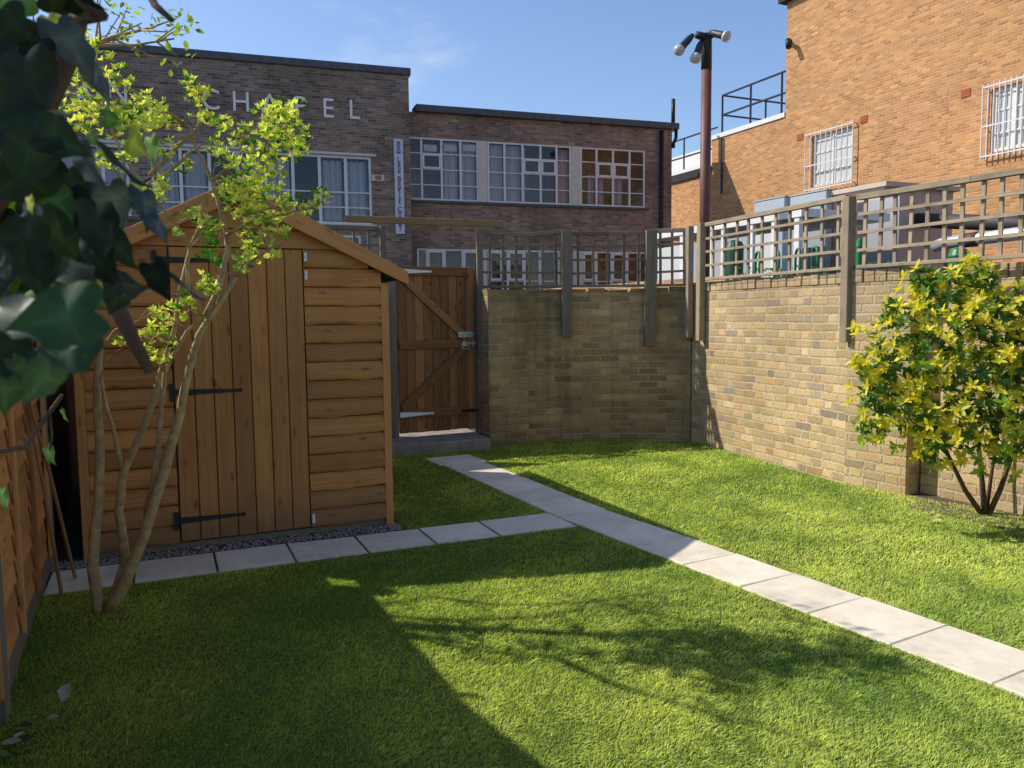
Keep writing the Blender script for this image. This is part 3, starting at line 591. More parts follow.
# side and back walls + corner posts
b = MB(); b.M = MS
b.box(.0, .028, .03, DEP, .05, EAV); b.box(SW-.028, SW, .03, DEP, .05, EAV); b.face([(0, DEP, .05), (0, DEP, EAV), (CX, DEP, APX-.1), (SW, DEP, EAV), (SW, DEP, .05)])
b.face([(.03, .02, .05), (SW-.03, .02, .05), (SW-.03, .02, EAV), (CX, .02, APX-.08), (.03, .02, EAV)])
b.build('wall', M['shed'], t)
for x0 in (-.004, SW-.05):
    b = MB(); b.M = MS; b.box(x0, x0+.054, -.034, .02, .0, EAV+.03); b.build('corner_post', M['shed_dark'], t, bevel=.004)
b = MB(); b.M = MS; b.box(.05, SW-.05, .0, DEP, .012, .049); b.build('floor', M['old_post'], t)
# roof and barge boards
b = MB(); b.M = MS
for sgn in (-1, 1):
    xe = CX+sgn*1.12; ze = APX-1.12*SL
    b.hexa([(CX, -.05, APX-.035), (xe, -.05, ze-.035), (CX, DEP+.05, APX-.035), (xe, DEP+.05, ze-.035), (CX, -.05, APX-.012), (xe, -.05, ze-.012), (CX, DEP+.05, APX-.012), (xe, DEP+.05, ze-.012)])
b.build('roof', M['felt'], t)
for sgn in (-1, 1):
    b = MB(); b.M = MS; xe = CX+sgn*1.115; ze = APX-1.115*SL; bwd = .125
    c = [(CX, -.085, APX-bwd), (xe, -.085, ze-bwd+.045), (CX, -.0525, APX-bwd), (xe, -.0525, ze-bwd+.045), (CX, -.085, APX+.01), (xe, -.085, ze+.01), (CX, -.0525, APX+.01), (xe, -.0525, ze+.01)]
    b.hexa(c); b.build('barge_board', M['shed_dark'], t, bevel=.003)
# door
dx0, dx1, dz0, dz1 = .556, 1.378, .062, 1.945
b = MB(); b.M = MS; n_ = 7; wd = (dx1-dx0)/n_
for i in range(n_):
    b.box(dx0+i*wd+.0025, dx0+(i+1)*wd-.0025, -.036, -.012+random.uniform(0, .002), dz0+random.uniform(0, .006), dz1)
door = b.build('door', M['shed'], t, bevel=.004); 
b = MB(); b.M = MS; b.box(dx0, dx1, -.0115, .015, dz0+.01, dz1-.01); b.build('door_backing', M['felt'], door)
for z, x in ((1.865, .49), (1.03, .56), (.205, .55)):
    b = MB(); b.M = MS; tee(b, x, -.037, z, .40, .042, .016, .032, .115); b.build('hinge', M['black_iron'], door)
for z in (1.90, 1.78, .12):
    b = MB(); b.M = MS; b.box(dx1+.012, dx1+.03, -.040, -.028, z-.03, z+.03); b.tube([(dx1+.02, -.05, z), (dx1+.02, -.028, z)], .008, 8); b.build('turn_button', M['white'], t)

# ================================================================== LEFT FENCE
FA, FB = Vector((-1.955, 2.9, 0)), Vector((-2.80, 4.70, 0)); fd = (FB-FA).normalized(); fn = Vector((fd.y, -fd.x, 0))
if fn.x < 0: fn = -fn
def fence_bay(FA, FB, label, dz=0.):
    LF = (FB-FA).length
    t = thing('board_fence', label, 'fence', tuple((FA+FB)/2))
    b = MB()
    z = .11
    while z < 1.80+dz:
        j0, j1 = random.uniform(-.01, .01), random.uniform(-.01, .01)
        a, c = FA+fd*.05, FB-fd*.05
        b.hexa([a+fn*.012+Z*(z+j0), c+fn*.012+Z*(z+j1), a+fn*.002+Z*z, c+fn*.002+Z*z, a+fn*-.004+Z*(z+.135), c+fn*-.004+Z*(z+.135), a-fn*.012+Z*(z+.135), c-fn*.012+Z*(z+.135)]); z += .115
    b.build('boards', M['fence'], t)
    b = MB()
    for s in (.07, .64, 1.25, LF-.07):
        a = FA+fd*s+fn*.024; b.hexa([a+fd*i+fn*k+Z*zz for zz in (.1, 1.89+dz) for k in (-.008, .012) for i in (-.018, .018)])
    b.build('battens', M['fence'], t, bevel=.003)
    b = MB(); b.beam(FA+Z*(1.905+dz), FB+Z*(1.515+dz), .06, .03); b.build('cap_rail', M['fence'], t, bevel=.003)
    b = MB(); b.beam(FA+fd*.04+Z*.05, FB-fd*.04+Z*.05, .03, .14); b.build('gravel_board', M['old_post'], t, bevel=.003)
fence_bay(FA, FB, 'orange brown overlapped board fence panel on the left of the lawn')
fence_bay(FA-fd*1.85, FA+fd*.008, 'near board fence panel beside the camera, mostly out of view', -.10)
for p, zt_, lab in ((FA, 1.97, 'dark weathered fence post nearest the camera, at the end of the fence'), (FB, 1.96, 'grey fence post standing next to the dark gap by the shed')):
    b = MB(); q = p+fn*.02; b.hexa([q+fd*i+fn*k+Z*zz for zz in (0, zt_) for k in (-.04, .02) for i in (-.05, .05)]); o = b.build('fence_post', M['old_post'], loc=tuple(p), bevel=.005); tag(o, lab, 'post', 'fence posts')
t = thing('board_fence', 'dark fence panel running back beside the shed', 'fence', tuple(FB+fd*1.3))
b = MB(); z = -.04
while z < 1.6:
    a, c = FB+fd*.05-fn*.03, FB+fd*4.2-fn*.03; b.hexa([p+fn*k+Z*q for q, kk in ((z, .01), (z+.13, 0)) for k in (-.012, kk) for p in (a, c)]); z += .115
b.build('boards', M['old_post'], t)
for i, (a, c) in enumerate((((14, 352), (50, 583)), ((22, 372), (31, 600)))):
    pb = gr(*c); pb = FA+fd*((pb-FA).dot(fd))+fn*(.16-.05*i)+Z*.01; pt = FA+fd*((.55, .75)[i])+fn*.055+Z*(1.44, 1.30)[i]
    b = MB(); b.tube([pb, (pb+pt)/2+fn*.01, pt], [.010, .009, .007], 7); o = b.build('garden_cane', M['cane'], loc=tuple(pb)); tag(o, ('thicker garden cane leaning against the left fence', 'thin garden cane leaning upright against the left fence')[i], 'cane', 'canes leaning on the fence')

# ================================================================== SMALL TREE
t = thing('small_tree', 'slender multi stemmed tree with yellow green leaves in front of the shed', 'tree', tuple(gr(108, 612)))
Y0 = gr(108, 612).y
stems = [  # pixel path with depth offset and radius
    ([(99, 617, 0), (93, 570, 0), (99, 500, .03), (100, 440, .05), (97, 385, .05), (100, 350, .05), (92, 310, .0), (70, 240, -.05)], .031, .012),
    ([(108, 612, 0), (124, 585, -.02), (146, 530, -.03), (165, 470, -.02), (180, 415, 0), (189, 370, 0), (199, 335, .02), (214, 312, .03), (236, 277, .05)], .034, .012),
    ([(110, 606, .01), (126, 560, .03), (119, 510, .05), (122, 478, .05), (136, 445, .06), (152, 405, .06), (160, 375, .07), (172, 340, .07), (178, 300, .08), (186, 265, .08)], .026, .010),
    ([(123, 470, .05), (116, 440, .03), (106, 405, .0), (101, 375, -.02)], .014, .008),
    ([(146, 515, -.02), (158, 450, .0), (162, 400, .02), (165, 372, .04), (188, 330, .06), (203, 316, .05)], .016, .008),
    ([(206, 316, .02), (220, 285, .03), (228, 250, .04), (222, 215, .05), (212, 180, .06), (196, 148, .05), (190, 128, .05)], .018, .007),
    ([(188, 300, .08), (187, 262, .08), (190, 248, .08), (176, 225, .05), (160, 205, .0), (140, 185, -.05)], .014, .006),
    ([(190, 248, .08), (200, 225, .1), (207, 205, .12)], .008, .004),
    ([(192, 150, .05), (172, 170, .02), (155, 180, -.03), (130, 190, -.08)], .008, .004),
    ([(150, 175, 0), (175, 148, .03), (196, 130, .05), (202, 118, .05), (198, 100, .05)], .013, .006),
    ([(222, 175, .03), (234, 162, .03), (255, 156, .0), (272, 148, -.03), (285, 130, -.05)], .013, .005),
    ([(212, 182, .06), (226, 170, .04), (240, 180, .02)], .008, .005),
    ([(236, 277, .05), (250, 262, .04), (268, 250, .0), (282, 240, -.02)], .009, .004),
    ([(225, 235, .03), (250, 222, .0), (285, 214, -.05), (318, 205, -.08)], .008, .003),
    ([(222, 205, .05), (240, 190, .05), (262, 170, .0), (270, 140, -.03)], .008, .003),
    ([(100, 350, .05), (115, 330, .05), (140, 320, .05)], .008, .004),
    ([(150, 200, -.05), (120, 150, -.08), (105, 110, -.1), (95, 70, -.1)], .009, .004),
    ([(190, 128, .05), (165, 110, .0), (140, 95, -.05), (120, 85, -.08)], .007, .003)]
b = MB()
for pth, r0, r1 in stems:
    P = [at(x, y, Y0+dy) for x, y, dy in pth]; n_ = len(P)
    Q = []
    for i in range(n_-1):
        Q.append(P[i]); Q.append((P[i]+P[i+1])/2+Vector((random.uniform(-1, 1), random.uniform(-1, 1), 0))*.006)
    Q.append(P[-1]); b.tube(Q, [r0+(r1-r0)*i/(len(Q)-1) for i in range(len(Q))], 9)
trunk_b = b
clumps = [(75, 75, 22), (70, 60, 14), (115, 72, 12), (62, 100, 14), (100, 112, 17), (132, 106, 22), (152, 112, 15), (85, 110, 14), (145, 125, 16), (120, 125, 20), (160, 120, 10), (82, 130, 10), (95, 45, 8), (80, 40, 7),
          (195, 95, 12), (203, 120, 10), (198, 90, 10), (172, 125, 8), (165, 150, 10), (180, 165, 8), (222, 130, 12), (240, 140, 12), (228, 155, 12), (215, 150, 8), 
          (272, 128, 16), (288, 115, 18), (292, 135, 16), (278, 145, 18), (300, 150, 9), (303, 132, 9), (268, 112, 8), (262, 150, 14), (252, 170, 18), (270, 175, 16), (240, 185, 14), (256, 190, 14), (235, 200, 14), (222, 190, 12), (262, 205, 14), (246, 215, 14), (280, 195, 10), 
          (290, 210, 10), (308, 206, 9), (318, 200, 7), (324, 192, 5), (275, 215, 10), (270, 228, 9), (285, 232, 9), (262, 235, 12), (248, 245, 12), (256, 258, 10), (242, 268, 10), (275, 250, 7), (215, 225, 10), (195, 218, 10),
          (158, 195, 10), (165, 185, 8), (210, 235, 6), (213, 242, 7), (208, 258, 7), (215, 265, 7), (206, 280, 8), (212, 290, 8), (200, 290, 6), (175, 310, 8), (182, 300, 7), (165, 325, 9), (155, 315, 7), (150, 330, 8), (185, 318, 6), (168, 340, 7), (160, 355, 6), (120, 345, 6), (150, 350, 7), (142, 338, 7), (178, 345, 5), (128, 328, 6), (165, 360, 6), (190, 305, 6), (140, 205, 6), (178, 235, 4), (160, 360, 5), (112, 165, 9), (128, 160, 7), (98, 160, 7)]
Ps, Ds, Ls, Cs, Ns = [], [], [], [], []
for (x, y, r) in clumps:
    c0 = at(x, y, Y0+random.uniform(-.22, .18)); R = r*1.15*Y0/F; nw = max(4, int(3+r*r*.10))
    for k in range(nw):
        q = Vector(unit(1)[0])*R*random.random()**.45; q.y *= 1.5; c1 = c0+q; ax = (Vector(unit(1)[0])*.8+Vector((-.1, -.1, 1.0))).normalized(); m_ = random.randint(5, 9); tone = random.random()
        o1 = ax.orthogonal().normalized(); o2 = ax.cross(o1); ph = random.random()*6
        for i in range(m_):
            a = ph+i*6.283/m_+random.uniform(-.3, .3); dr = (o1*math.cos(a)+o2*math.sin(a))*random.uniform(.5, 1.)+ax*random.uniform(.3, 1.2)
            Ps.append(tuple(c1)); Ds.append(tuple(dr)); Ns.append(tuple(ax+Vector(unit(1)[0])*.5)); Ls.append(random.uniform(.020, .038))
            if tone < .68: cc = np.array([.86, .85, .22])*random.uniform(.8, 1.08)
            elif tone < .86: cc = np.array([.42, .60, .09])*random.uniform(.7, 1.2)
            else: cc = np.array([.09, .24, .045])*random.uniform(.7, 1.2)
            if 198 < x < 218 and 232 < y < 270: cc = np.array([.12, .36, .03])
            Cs.append(cc)
Ls = np.array(Ls); leaves('crown', np.array(Ps), np.array(Ds), np.array(Ns), Ls, Ls*.42, np.array(Cs), M['leaf'], t)
# twigs carrying the clumps
b = trunk_b
def near_stem(p):
    best = None
    for pth, r0, r1 in stems[1:]:
        for x, y, dy in pth[2:]:
            q = at(x, y, Y0+dy); d = (q-p).length
            if q.z < p.z+.05 and (best is None or d < best[0]): best = (d, q)
    return best
for (x, y, r) in [(c[0]+random.uniform(-.6, .6)*c[2], c[1]+random.uniform(-.6, .6)*c[2], c[2]) for c in clumps for k in range(2 if c[2] > 9 else 1)]:
    p = at(x, y, Y0+random.uniform(-.1, .1)); bb = near_stem(p)
    if bb and bb[0] < .9: b.tube([bb[1], (bb[1]+p)/2+Vector((random.uniform(-.03, .03), random.uniform(-.05, .05), .03)), p], [.004, .003, .0015], 5)
b.build('trunk', M['bark'], t, smooth=True)

# ================================================================== UNSEEN TREE BEYOND THE LEFT FENCE, PLACED TO SHADE THE LAWN
NB = Vector((-4.3, 4.75, 0)); t = thing('unseen_tree', 'mostly unseen tree beyond the left fence, thin branches placed to shade the lawn', 'tree', tuple(NB))
def cast(x, y, z): g_ = gr(x, y); return Vector((g_.x-SUN.x*z, g_.y-SUN.y*z, z))  # branch points traced back along the sun from the wanted lawn shadows
b = MB(); top = NB+Vector((.25, -.1, 2.7)); b.tube([NB, NB+Vector((.05, .02, 1.2)), top], [.07, .06, .045], 9)
Ps, Ds, Ns, Ls, Cs = [], [], [], [], []
for br in (((430, 598, 3.3), (500, 606, 3.2), (560, 606, 3.15), (640, 596, 3.1), (690, 590, 3.1)), ((450, 622, 3.1), (540, 618, 3.05), (610, 606, 3.05), (690, 622, 3.0), (760, 618, 3.0), (820, 625, 3.0)), ((440, 645, 2.95), (520, 658, 2.9), (590, 655, 2.9), (660, 648, 2.85), (740, 655, 2.85), (800, 668, 2.8)), ((560, 660, 2.85), (620, 688, 2.8), (690, 708, 2.8), (730, 722, 2.8)), ((660, 648, 2.85), (700, 632, 2.9), (770, 640, 2.95), (830, 640, 3.0))):
    P = [cast(*q) for q in br]; P = [top, (top+P[0])/2+Z*.1]+P if br[0][0] < 500 else P
    b.tube(P, [.022-.017*i/(len(P)-1) for i in range(len(P))], 6)
    for i in range(1, len(P)-1):
        for k in range(3):
            p = P[i].lerp(P[i+1], random.random()); e = p+Vector((random.uniform(-.05, .25), random.uniform(-.2, .2), random.uniform(-.1, .25))); b.tube([p, e], [.006, .003], 5)
            if i < len(P)-4 and k: continue
            for m_ in range(random.randint(5, 12)):
                Ps.append(tuple(e+Vector(unit(1)[0])*.07)); Ds.append(tuple(unit(1)[0])); Ns.append((random.uniform(-.6, .6), random.uniform(-.6, .6), 1)); Ls.append(random.uniform(.03, .055)); Cs.append(np.array([.40, .52, .09])*random.uniform(.6, 1.1))
b.build('trunk', M['bark'], t, smooth=True); Ls = np.array(Ls); leaves('crown', np.array(Ps), np.array(Ds), np.array(Ns), Ls, Ls*.6, np.array(Cs), M['leaf'], t)

# ================================================================== YELLOW BUSH ON THE RIGHT
bb0 = gr(985, 515); t = thing('variegated_bush', 'rounded evergreen bush with yellow tipped leaves in front of the sunlit wall', 'bush', tuple(bb0))
b = MB(); YB = bb0.y
for pth, r0, r1 in (([(983, 516, 0), (965, 490, -.03), (948, 455, -.06), (935, 420, -.08), (915, 370, -.1)], .020, .008), ([(985, 516, 0), (982, 480, .0), (978, 440, -.05), (965, 380, -.1), (950, 310, -.15)], .022, .008),
                    ([(988, 516, 0), (1000, 490, -.03), (1012, 455, -.06), (1018, 400, -.1), (1020, 350, -.15)], .022, .008), ([(986, 514, .03), (992, 470, .05), (1000, 420, .05), (990, 350, .05)], .015, .007), ([(1012, 455, -.06), (1040, 420, -.1), (1060, 380, -.12)], .014, .007), ([(948, 455, -.06), (920, 430, -.15), (895, 400, -.2)], .010, .005)):
    P = [at(x, y, YB+dy) for x, y, dy in pth]; b.tube(P, [r0+(r1-r0)*i/(len(P)-1) for i in range(len(P))], 8)
b.build('stems', M['bark_dark'], t, smooth=True)
lobes = [(897, 312, 20, 0), (925, 282, 18, 0), (1022, 305, 24, 0), (868, 368, 18, -.05), (878, 425, 20, -.08), (980, 280, 18, 0), (950, 352, 72, 0), (948, 300, 34, -.05), (905, 345, 48, -.05), (885, 395, 30, -.05), (965, 285, 26, 0), (1000, 318, 36, 0), (960, 410, 58, -.05), (1010, 380, 66, -.1), (1050, 400, 70, -.1), (1040, 350, 40, -.1), (915, 415, 36, -.1), (985, 330, 40, 0), (892, 375, 32, 0), (1000, 440, 38, -.12), (940, 440, 30, -.1)]
Ps, Ds, Ls, Cs, Ns, Gs = [], [], [], [], [], []
wn = Vector((.911, .413, 0)); wp = Vector((3.37, 6.49, 0))
for (x, y, r, dy) in lobes:
    c0 = at(x, y, 5.42+dy); R = r*5.42/F
    for k in range(int(14+R*R*640)):
        dr_ = Vector(unit(1)[0]); rad = R*(random.uniform(.5, 1.16) if random.random() < .8 else random.random()*.7); c1 = c0+Vector((dr_.x*rad, dr_.y*rad*.9, dr_.z*rad))
        if (c1-wp).dot(wn) > -.06 or c1.z < .33: continue
        outer = rad/R > .72; ax = (dr_*.8+Vector((-.25, -.1, .55))+Vector(unit(1)[0])*.35).normalized(); m_ = random.randint(6, 9); tone = random.random()
        o1 = ax.orthogonal().normalized(); o2 = ax.cross(o1); ph = random.random()*6
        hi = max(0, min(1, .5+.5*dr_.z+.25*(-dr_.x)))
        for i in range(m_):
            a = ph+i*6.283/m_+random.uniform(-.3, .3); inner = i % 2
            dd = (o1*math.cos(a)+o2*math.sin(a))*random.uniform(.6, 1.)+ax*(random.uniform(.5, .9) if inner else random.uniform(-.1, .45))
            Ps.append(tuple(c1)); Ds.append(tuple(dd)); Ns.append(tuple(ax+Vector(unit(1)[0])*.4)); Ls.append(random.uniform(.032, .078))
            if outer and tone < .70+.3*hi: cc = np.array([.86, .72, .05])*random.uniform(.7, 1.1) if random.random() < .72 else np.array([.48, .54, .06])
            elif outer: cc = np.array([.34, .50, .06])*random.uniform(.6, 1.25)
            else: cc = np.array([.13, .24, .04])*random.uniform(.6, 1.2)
            Cs.append(cc)
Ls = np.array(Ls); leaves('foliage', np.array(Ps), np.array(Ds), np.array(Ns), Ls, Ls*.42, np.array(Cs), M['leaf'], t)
# soil bed below the bush
b = MB(); b.face([(3.13, 6.30, .006), (3.02, 5.98, .006), (3.35, 5.45, .006), (3.85, 4.9, .006), (4.1, 4.9, .006), (3.7, 5.75, .006), (3.37, 6.48, .006), (3.2, 6.42, .006)]); struct(b.build('ground', M['soil']))
# fallen leaves
fl = None; spots = [(935, 511), (938, 514), (945, 509), (984, 529), (980, 527), (992, 521), (1008, 537), (1013, 527), (1005, 524), (1018, 541), (942, 520), (898, 531), (861, 507), (963, 516), (944, 532), (974, 541), (918, 513), (1001, 546)]
for i, (x, y) in enumerate(spots):
    p = gr(x, y, .03)
    if fl is None:
        o = leaves('fallen_leaf', np.array([[0, 0, 0.]]), np.array([[1., 0, 0]]), np.array([[0, 0, 1.]]), np.array([.062]), np.array([.036]), np.array([[.72, .66, .30]]), M['leaf']); fl = o
    else: o = fl.copy(); COL.objects.link(o)
    o.location = p; o.rotation_euler = (random.uniform(-.3, .3), random.uniform(-.3, .3), random.uniform(0, 6)); s_ = random.uniform(.6, 1.1); o.scale = (s_, s_, s_); tag(o, 'pale yellow fallen leaf lying on the grass near the bush', 'leaf', 'fallen leaves on the lawn')

# ================================================================== FOREGROUND IVY
t = thing('ivy_shrub', 'dark out of focus ivy with large leaves hanging in the upper left foreground', 'ivy', (-1.15, .75, 0))
b = MB()
def stem(pp, r0, r1):
    P = [at(x, y, Y) if len(q) == 3 else Vector(q[1]) for q in pp for (x, y, Y) in ([q] if len(q) == 3 else [(0, 0, 1)])]
    b.tube(P, [r0+(r1-r0)*i/(len(P)-1) for i in range(len(P))], 8)
b.tube([(-1.15, .75, 0), (-1.12, .8, .6), (-1.05, .9, 1.2), at(-60, 330, 1.0), at(-30, 230, 1.0), at(20, 150, 1.0), at(62, 60, 1.0), at(88, -30, 1.0)], [.03, .028, .026, .024, .022, .020, .017, .014], 9)
b.tube([at(-30, 230, 1.0), at(60, 260, .95), at(110, 290, .92), at(128, 330, .92), at(150, 372, .92)], [.014, .012, .010, .009, .006], 8)
b.tube([(-1.10, .82, .8), at(-60, 500, 1.1), at(-5, 452, 1.15), at(25, 447, 1.2), at(48, 415, 1.25), at(62, 395, 1.25)], [.010, .007, .0045, .004, .0035, .003], 7)
b.tube([at(50, 415, 1.25), at(52, 435, 1.25), at(50, 450, 1.25)], [.002, .002, .0015], 5)
b.tube([at(88, -30, 1.0), at(140, -25, .9), at(155, 5, .88), at(172, 20, .86)], [.008, .006, .004, .003], 7)
b.tube([at(20, 150, 1.0), at(60, 20, .85), at(100, 15, .8), at(60, -20, .8)], [.012, .01, .008, .006], 7)
b.tube([at(90, 250, 1.1), at(118, 195, 1.2), at(150, 178, 1.25)], [.006, .004, .003], 7)
b.build('stems', M['ivy_bark'], t, smooth=True)
Ps, Ds, Ns, Ls, Cs = [], [], [], [], []
def add(x, y, Y, L, ang, tilt, col, roll=0.):
    """leaf whose middle is seen at x,y: ang = direction of the tip in the picture plane (deg, 0 right, 90 down), tilt = how far it turns edge-on"""
    a = math.radians(ang); d = R0*math.cos(a)-Z*math.sin(a)+Vector((0, math.sin(math.radians(roll)), 0)); n_ = Vector((0, -1, 0)); ax = d.normalized()
    if (Matrix.Rotation(math.radians(tilt), 3, ax) @ n_).dot(-SUN) > (.1 if max(col) < .2 else 9): tilt = -tilt
    n_ = Matrix.Rotation(math.radians(tilt), 3, ax) @ n_; c = at(x, y, Y)-ax*(L*.42)
    Ps.append(tuple(c)); Ds.append(tuple(ax)); Ns.append(tuple(n_)); Ls.append(L); Cs.append(col)
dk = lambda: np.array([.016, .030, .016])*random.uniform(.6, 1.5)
bl = lambda: np.array([.045, .060, .062])*random.uniform(.8, 1.3)  # blue-grey tone paints sky sheen into the leaf colour
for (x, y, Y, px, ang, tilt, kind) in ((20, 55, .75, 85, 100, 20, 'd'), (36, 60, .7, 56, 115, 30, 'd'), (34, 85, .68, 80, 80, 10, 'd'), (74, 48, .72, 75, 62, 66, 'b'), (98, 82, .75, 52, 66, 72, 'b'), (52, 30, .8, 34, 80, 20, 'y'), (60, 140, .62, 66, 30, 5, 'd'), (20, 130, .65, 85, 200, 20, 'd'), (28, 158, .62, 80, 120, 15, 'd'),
        (8, 28, .7, 60, 150, 20, 'd'), (80, 6, .8, 46, 170, 50, 'd'), (60, 0, .8, 50, 10, 40, 'd'), (88, 165, .66, 60, 50, 30, 'b'), (122, 168, .7, 74, 42, 70, 'b'), (145, 208, .72, 56, 75, 62, 'b'), (136, 146, .95, 40, 40, 20, 'y'), (152, 150, 1.0, 36, 80, 30, 'g'), (112, 120, 1.0, 24, 10, 20, 'g'), (137, 190, .9, 28, 60, 20, 'y'), (158, 228, .72, 40, 60, 66, 'b'),
        (115, 205, .7, 56, 80, 50, 'b'), (98, 232, .66, 74, 95, 15, 'd'), (120, 250, .66, 56, 60, 30, 'd'), (60, 205, .7, 50, 60, 45, 'g2'), (66, 198, .8, 34, 60, 45, 'y'), (60, 238, .62, 76, 60, 20, 'd2'), (20, 240, .6, 80, 190, 25, 'd'), (70, 268, .68, 70, 160, 10, 'd'), (55, 318, .5, 112, 168, 14, 'g2'), (12, 312, .55, 80, 200, 20, 'd2'),
        (128, 286, .7, 48, 10, 30, 'b'), (158, 280, .68, 50, 70, 10, 'd'), (186, 288, .7, 56, 38, 72, 'b'), (62, 352, .55, 66, 190, 20, 'd2'), (40, 382, .5, 58, 120, 35, 'd2'), (82, 345, .6, 60, 80, 30, 'd2'), (38, 270, .6, 72, 100, 20, 'd'), (2, 350, .6, 60, 120, 30, 'd'), (18, 180, .65, 80, 150, 20, 'd'), (5, 260, .7, 80, 90, 20, 'd'), (0, 90, .7, 80, 100, 20, 'd'),
        (35, 185, .75, 80, 60, 20, 'd'), (72, 190, .75, 56, 150, 20, 'd'), (35, 225, .72, 70, 40, 25, 'd'), (85, 215, .75, 60, 110, 30, 'd'), (104, 268, .7, 54, 60, 25, 'd'), (75, 296, .7, 66, 30, 15, 'd2'), (30, 110, .8, 34, 90, 60, 'w'), (116, 298, .8, 40, 110, 20, 'd'), (50, 455, 1.25, 26, 60, 15, 'g'), (64, 415, 1.25, 18, 60, 40, 'g'), (5, 395, .55, 50, 100, 30, 'd2'), (4, 500, 1.1, 30, 80, 30, 'g'), (35, 110, .9, 20, 120, 40, 'y'), (28, 260, .9, 25, 100, 20, 'y'), (38, 262, .85, 20, 80, 20, 'g'), (100, 290, .9, 24, 60, 30, 'y'), (107, 305, .95, 20, 60, 30, 'g'), (5, 270, .5, 30, 60, 20, 'd'), (30, 205, .6, 22, 80, 30, 'y'), (94, 140, .9, 22, 50, 20, 'g'), (22, 372, .55, 44, 60, 20, 'd2')):
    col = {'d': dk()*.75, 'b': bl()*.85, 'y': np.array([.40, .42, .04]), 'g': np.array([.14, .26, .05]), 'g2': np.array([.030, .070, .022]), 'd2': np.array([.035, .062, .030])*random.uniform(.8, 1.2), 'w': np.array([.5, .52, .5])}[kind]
    add(x, y, Y, px*Y/F*.80, ang, tilt, col, random.uniform(-25, 25))
for i in range(210):                                   # the dense mass behind
    x = random.uniform(-130, 95); y = random.uniform(-60, 400)
    if x > (20 if y < 30 else 28 if y < 110 else 42 if y < 190 else 95 if y < 290 else 70 if y < 345 else 25): continue
    if y < 32 and 8 < x: continue
    Y = random.uniform(.85, 1.25); add(x, y, Y, random.uniform(.035, .068), random.uniform(0, 360), random.uniform(-50, 50), dk() if random.random() < .80 else np.array([.13, .24, .035])*random.uniform(.5, 1.3), random.uniform(-30, 30))
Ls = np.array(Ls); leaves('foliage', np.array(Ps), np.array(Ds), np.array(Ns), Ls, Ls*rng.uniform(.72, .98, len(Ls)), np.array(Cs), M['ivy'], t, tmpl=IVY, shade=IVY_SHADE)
# weed in the lower left corner
p = gr(12, 760); t = thing('weed_plant', 'small pale leaved weed at the foot of the near fence post', 'weed', tuple(p))
Ps, Ds, Ns, Ls, Cs = [], [], [], [], []
for i in range(16):
    a = random.uniform(0, 6.28); Ps.append((p.x+random.uniform(-.05, .09), p.y+random.uniform(-.02, .22), random.uniform(.02, .12))); Ds.append((math.cos(a), math.sin(a), random.uniform(-.1, .5))); Ns.append((0, -.3, 1)); Ls.append(random.uniform(.04, .08)); Cs.append(random.choice([(.5, .46, .32), (.14, .24, .04), (.05, .09, .03), (.16, .3, .05)]))
Ls = np.array(Ls); leaves('leaves', np.array(Ps), np.array(Ds), np.array(Ns), Ls, Ls*.5, np.array(Cs), M['leaf'], t)

# ================================================================== BUILDINGS BEHIND
E_ = Vector((.95, .312, 0)).normalized(); EN = Vector((E_.y, -E_.x, 0))        # towards the garden
C0 = at(413, 300, 20.0); C0.z = 0                                               # right corner of the chapel front
MC = xf(C0, E_, -EN)                                                            # local x along, y into the building
A0 = C0-EN*.55; MA = xf(A0, E_, -EN)
def loc2(px, py, Mx):
    q = Mx.inverted() @ on(px, py, Mx.translation, Mx.col[0].xyz); return q.x, q.z
def wall_holes(b, x0, x1, z0, z1, holes, y=0., rev=.12):
    xs_ = sorted({x0, x1, *[h[0] for h in holes], *[h[1] for h in holes]}); zs_ = sorted({z0, z1, *[h[2] for h in holes], *[h[3] for h in holes]})
    for i in range(len(xs_)-1):
        for k in range(len(zs_)-1):
            cx, cz = (xs_[i]+xs_[i+1])/2, (zs_[k]+zs_[k+1])/2
            if any(h[0] < cx < h[1] and h[2] < cz < h[3] for h in holes): continue
            q = [(xs_[i], zs_[k]), (xs_[i+1], zs_[k]), (xs_[i+1], zs_[k+1]), (xs_[i], zs_[k+1])]
            b.face([(a, y, c) for a, c in q], q, .5)
    for a, c, d, e in holes:
        b.face([(a, y, d), (a, y, e), (a, y+rev, e), (a, y+rev, d)], [(0, d), (0, e), (rev, e), (rev, d)], .5); b.face([(c, y, e), (c, y, d), (c, y+rev, d), (c, y+rev, e)], [(0, e), (0, d), (rev, d), (rev, e)], .5)
        b.face([(a, y, e), (c, y, e), (c, y+rev, e), (a, y+rev, e)], [(a, 0), (c, 0), (c, rev), (a, rev)], .5); b.face([(c, y, d), (a, y, d), (a, y+rev, d), (c, y+rev, d)], [(c, 0), (a, 0), (a, rev), (c, rev)], .5)
def shell(b, x0, x1, z0, z1, dep, roof=True):
    b.face([(x0, 0, z0), (x0, 0, z1), (x0, dep, z1), (x0, dep, z0)], [(0, z0), (0, z1), (dep, z1), (dep, z0)], .5); b.face([(x1, 0, z1), (x1, 0, z0), (x1, dep, z0), (x1, dep, z1)], [(0, z1), (0, z0), (dep, z0), (dep, z1)], .5)
    b.face([(x0, dep, z0), (x0, dep, z1), (x1, dep, z1), (x1, dep, z0)], [(0, z0), (0, z1), (x1-x0, z1), (x1-x0, z0)], .5); b.face([(x0, 0, z1-.02), (x1, 0, z1-.02), (x1, dep, z1-.02), (x0, dep, z1-.02)])
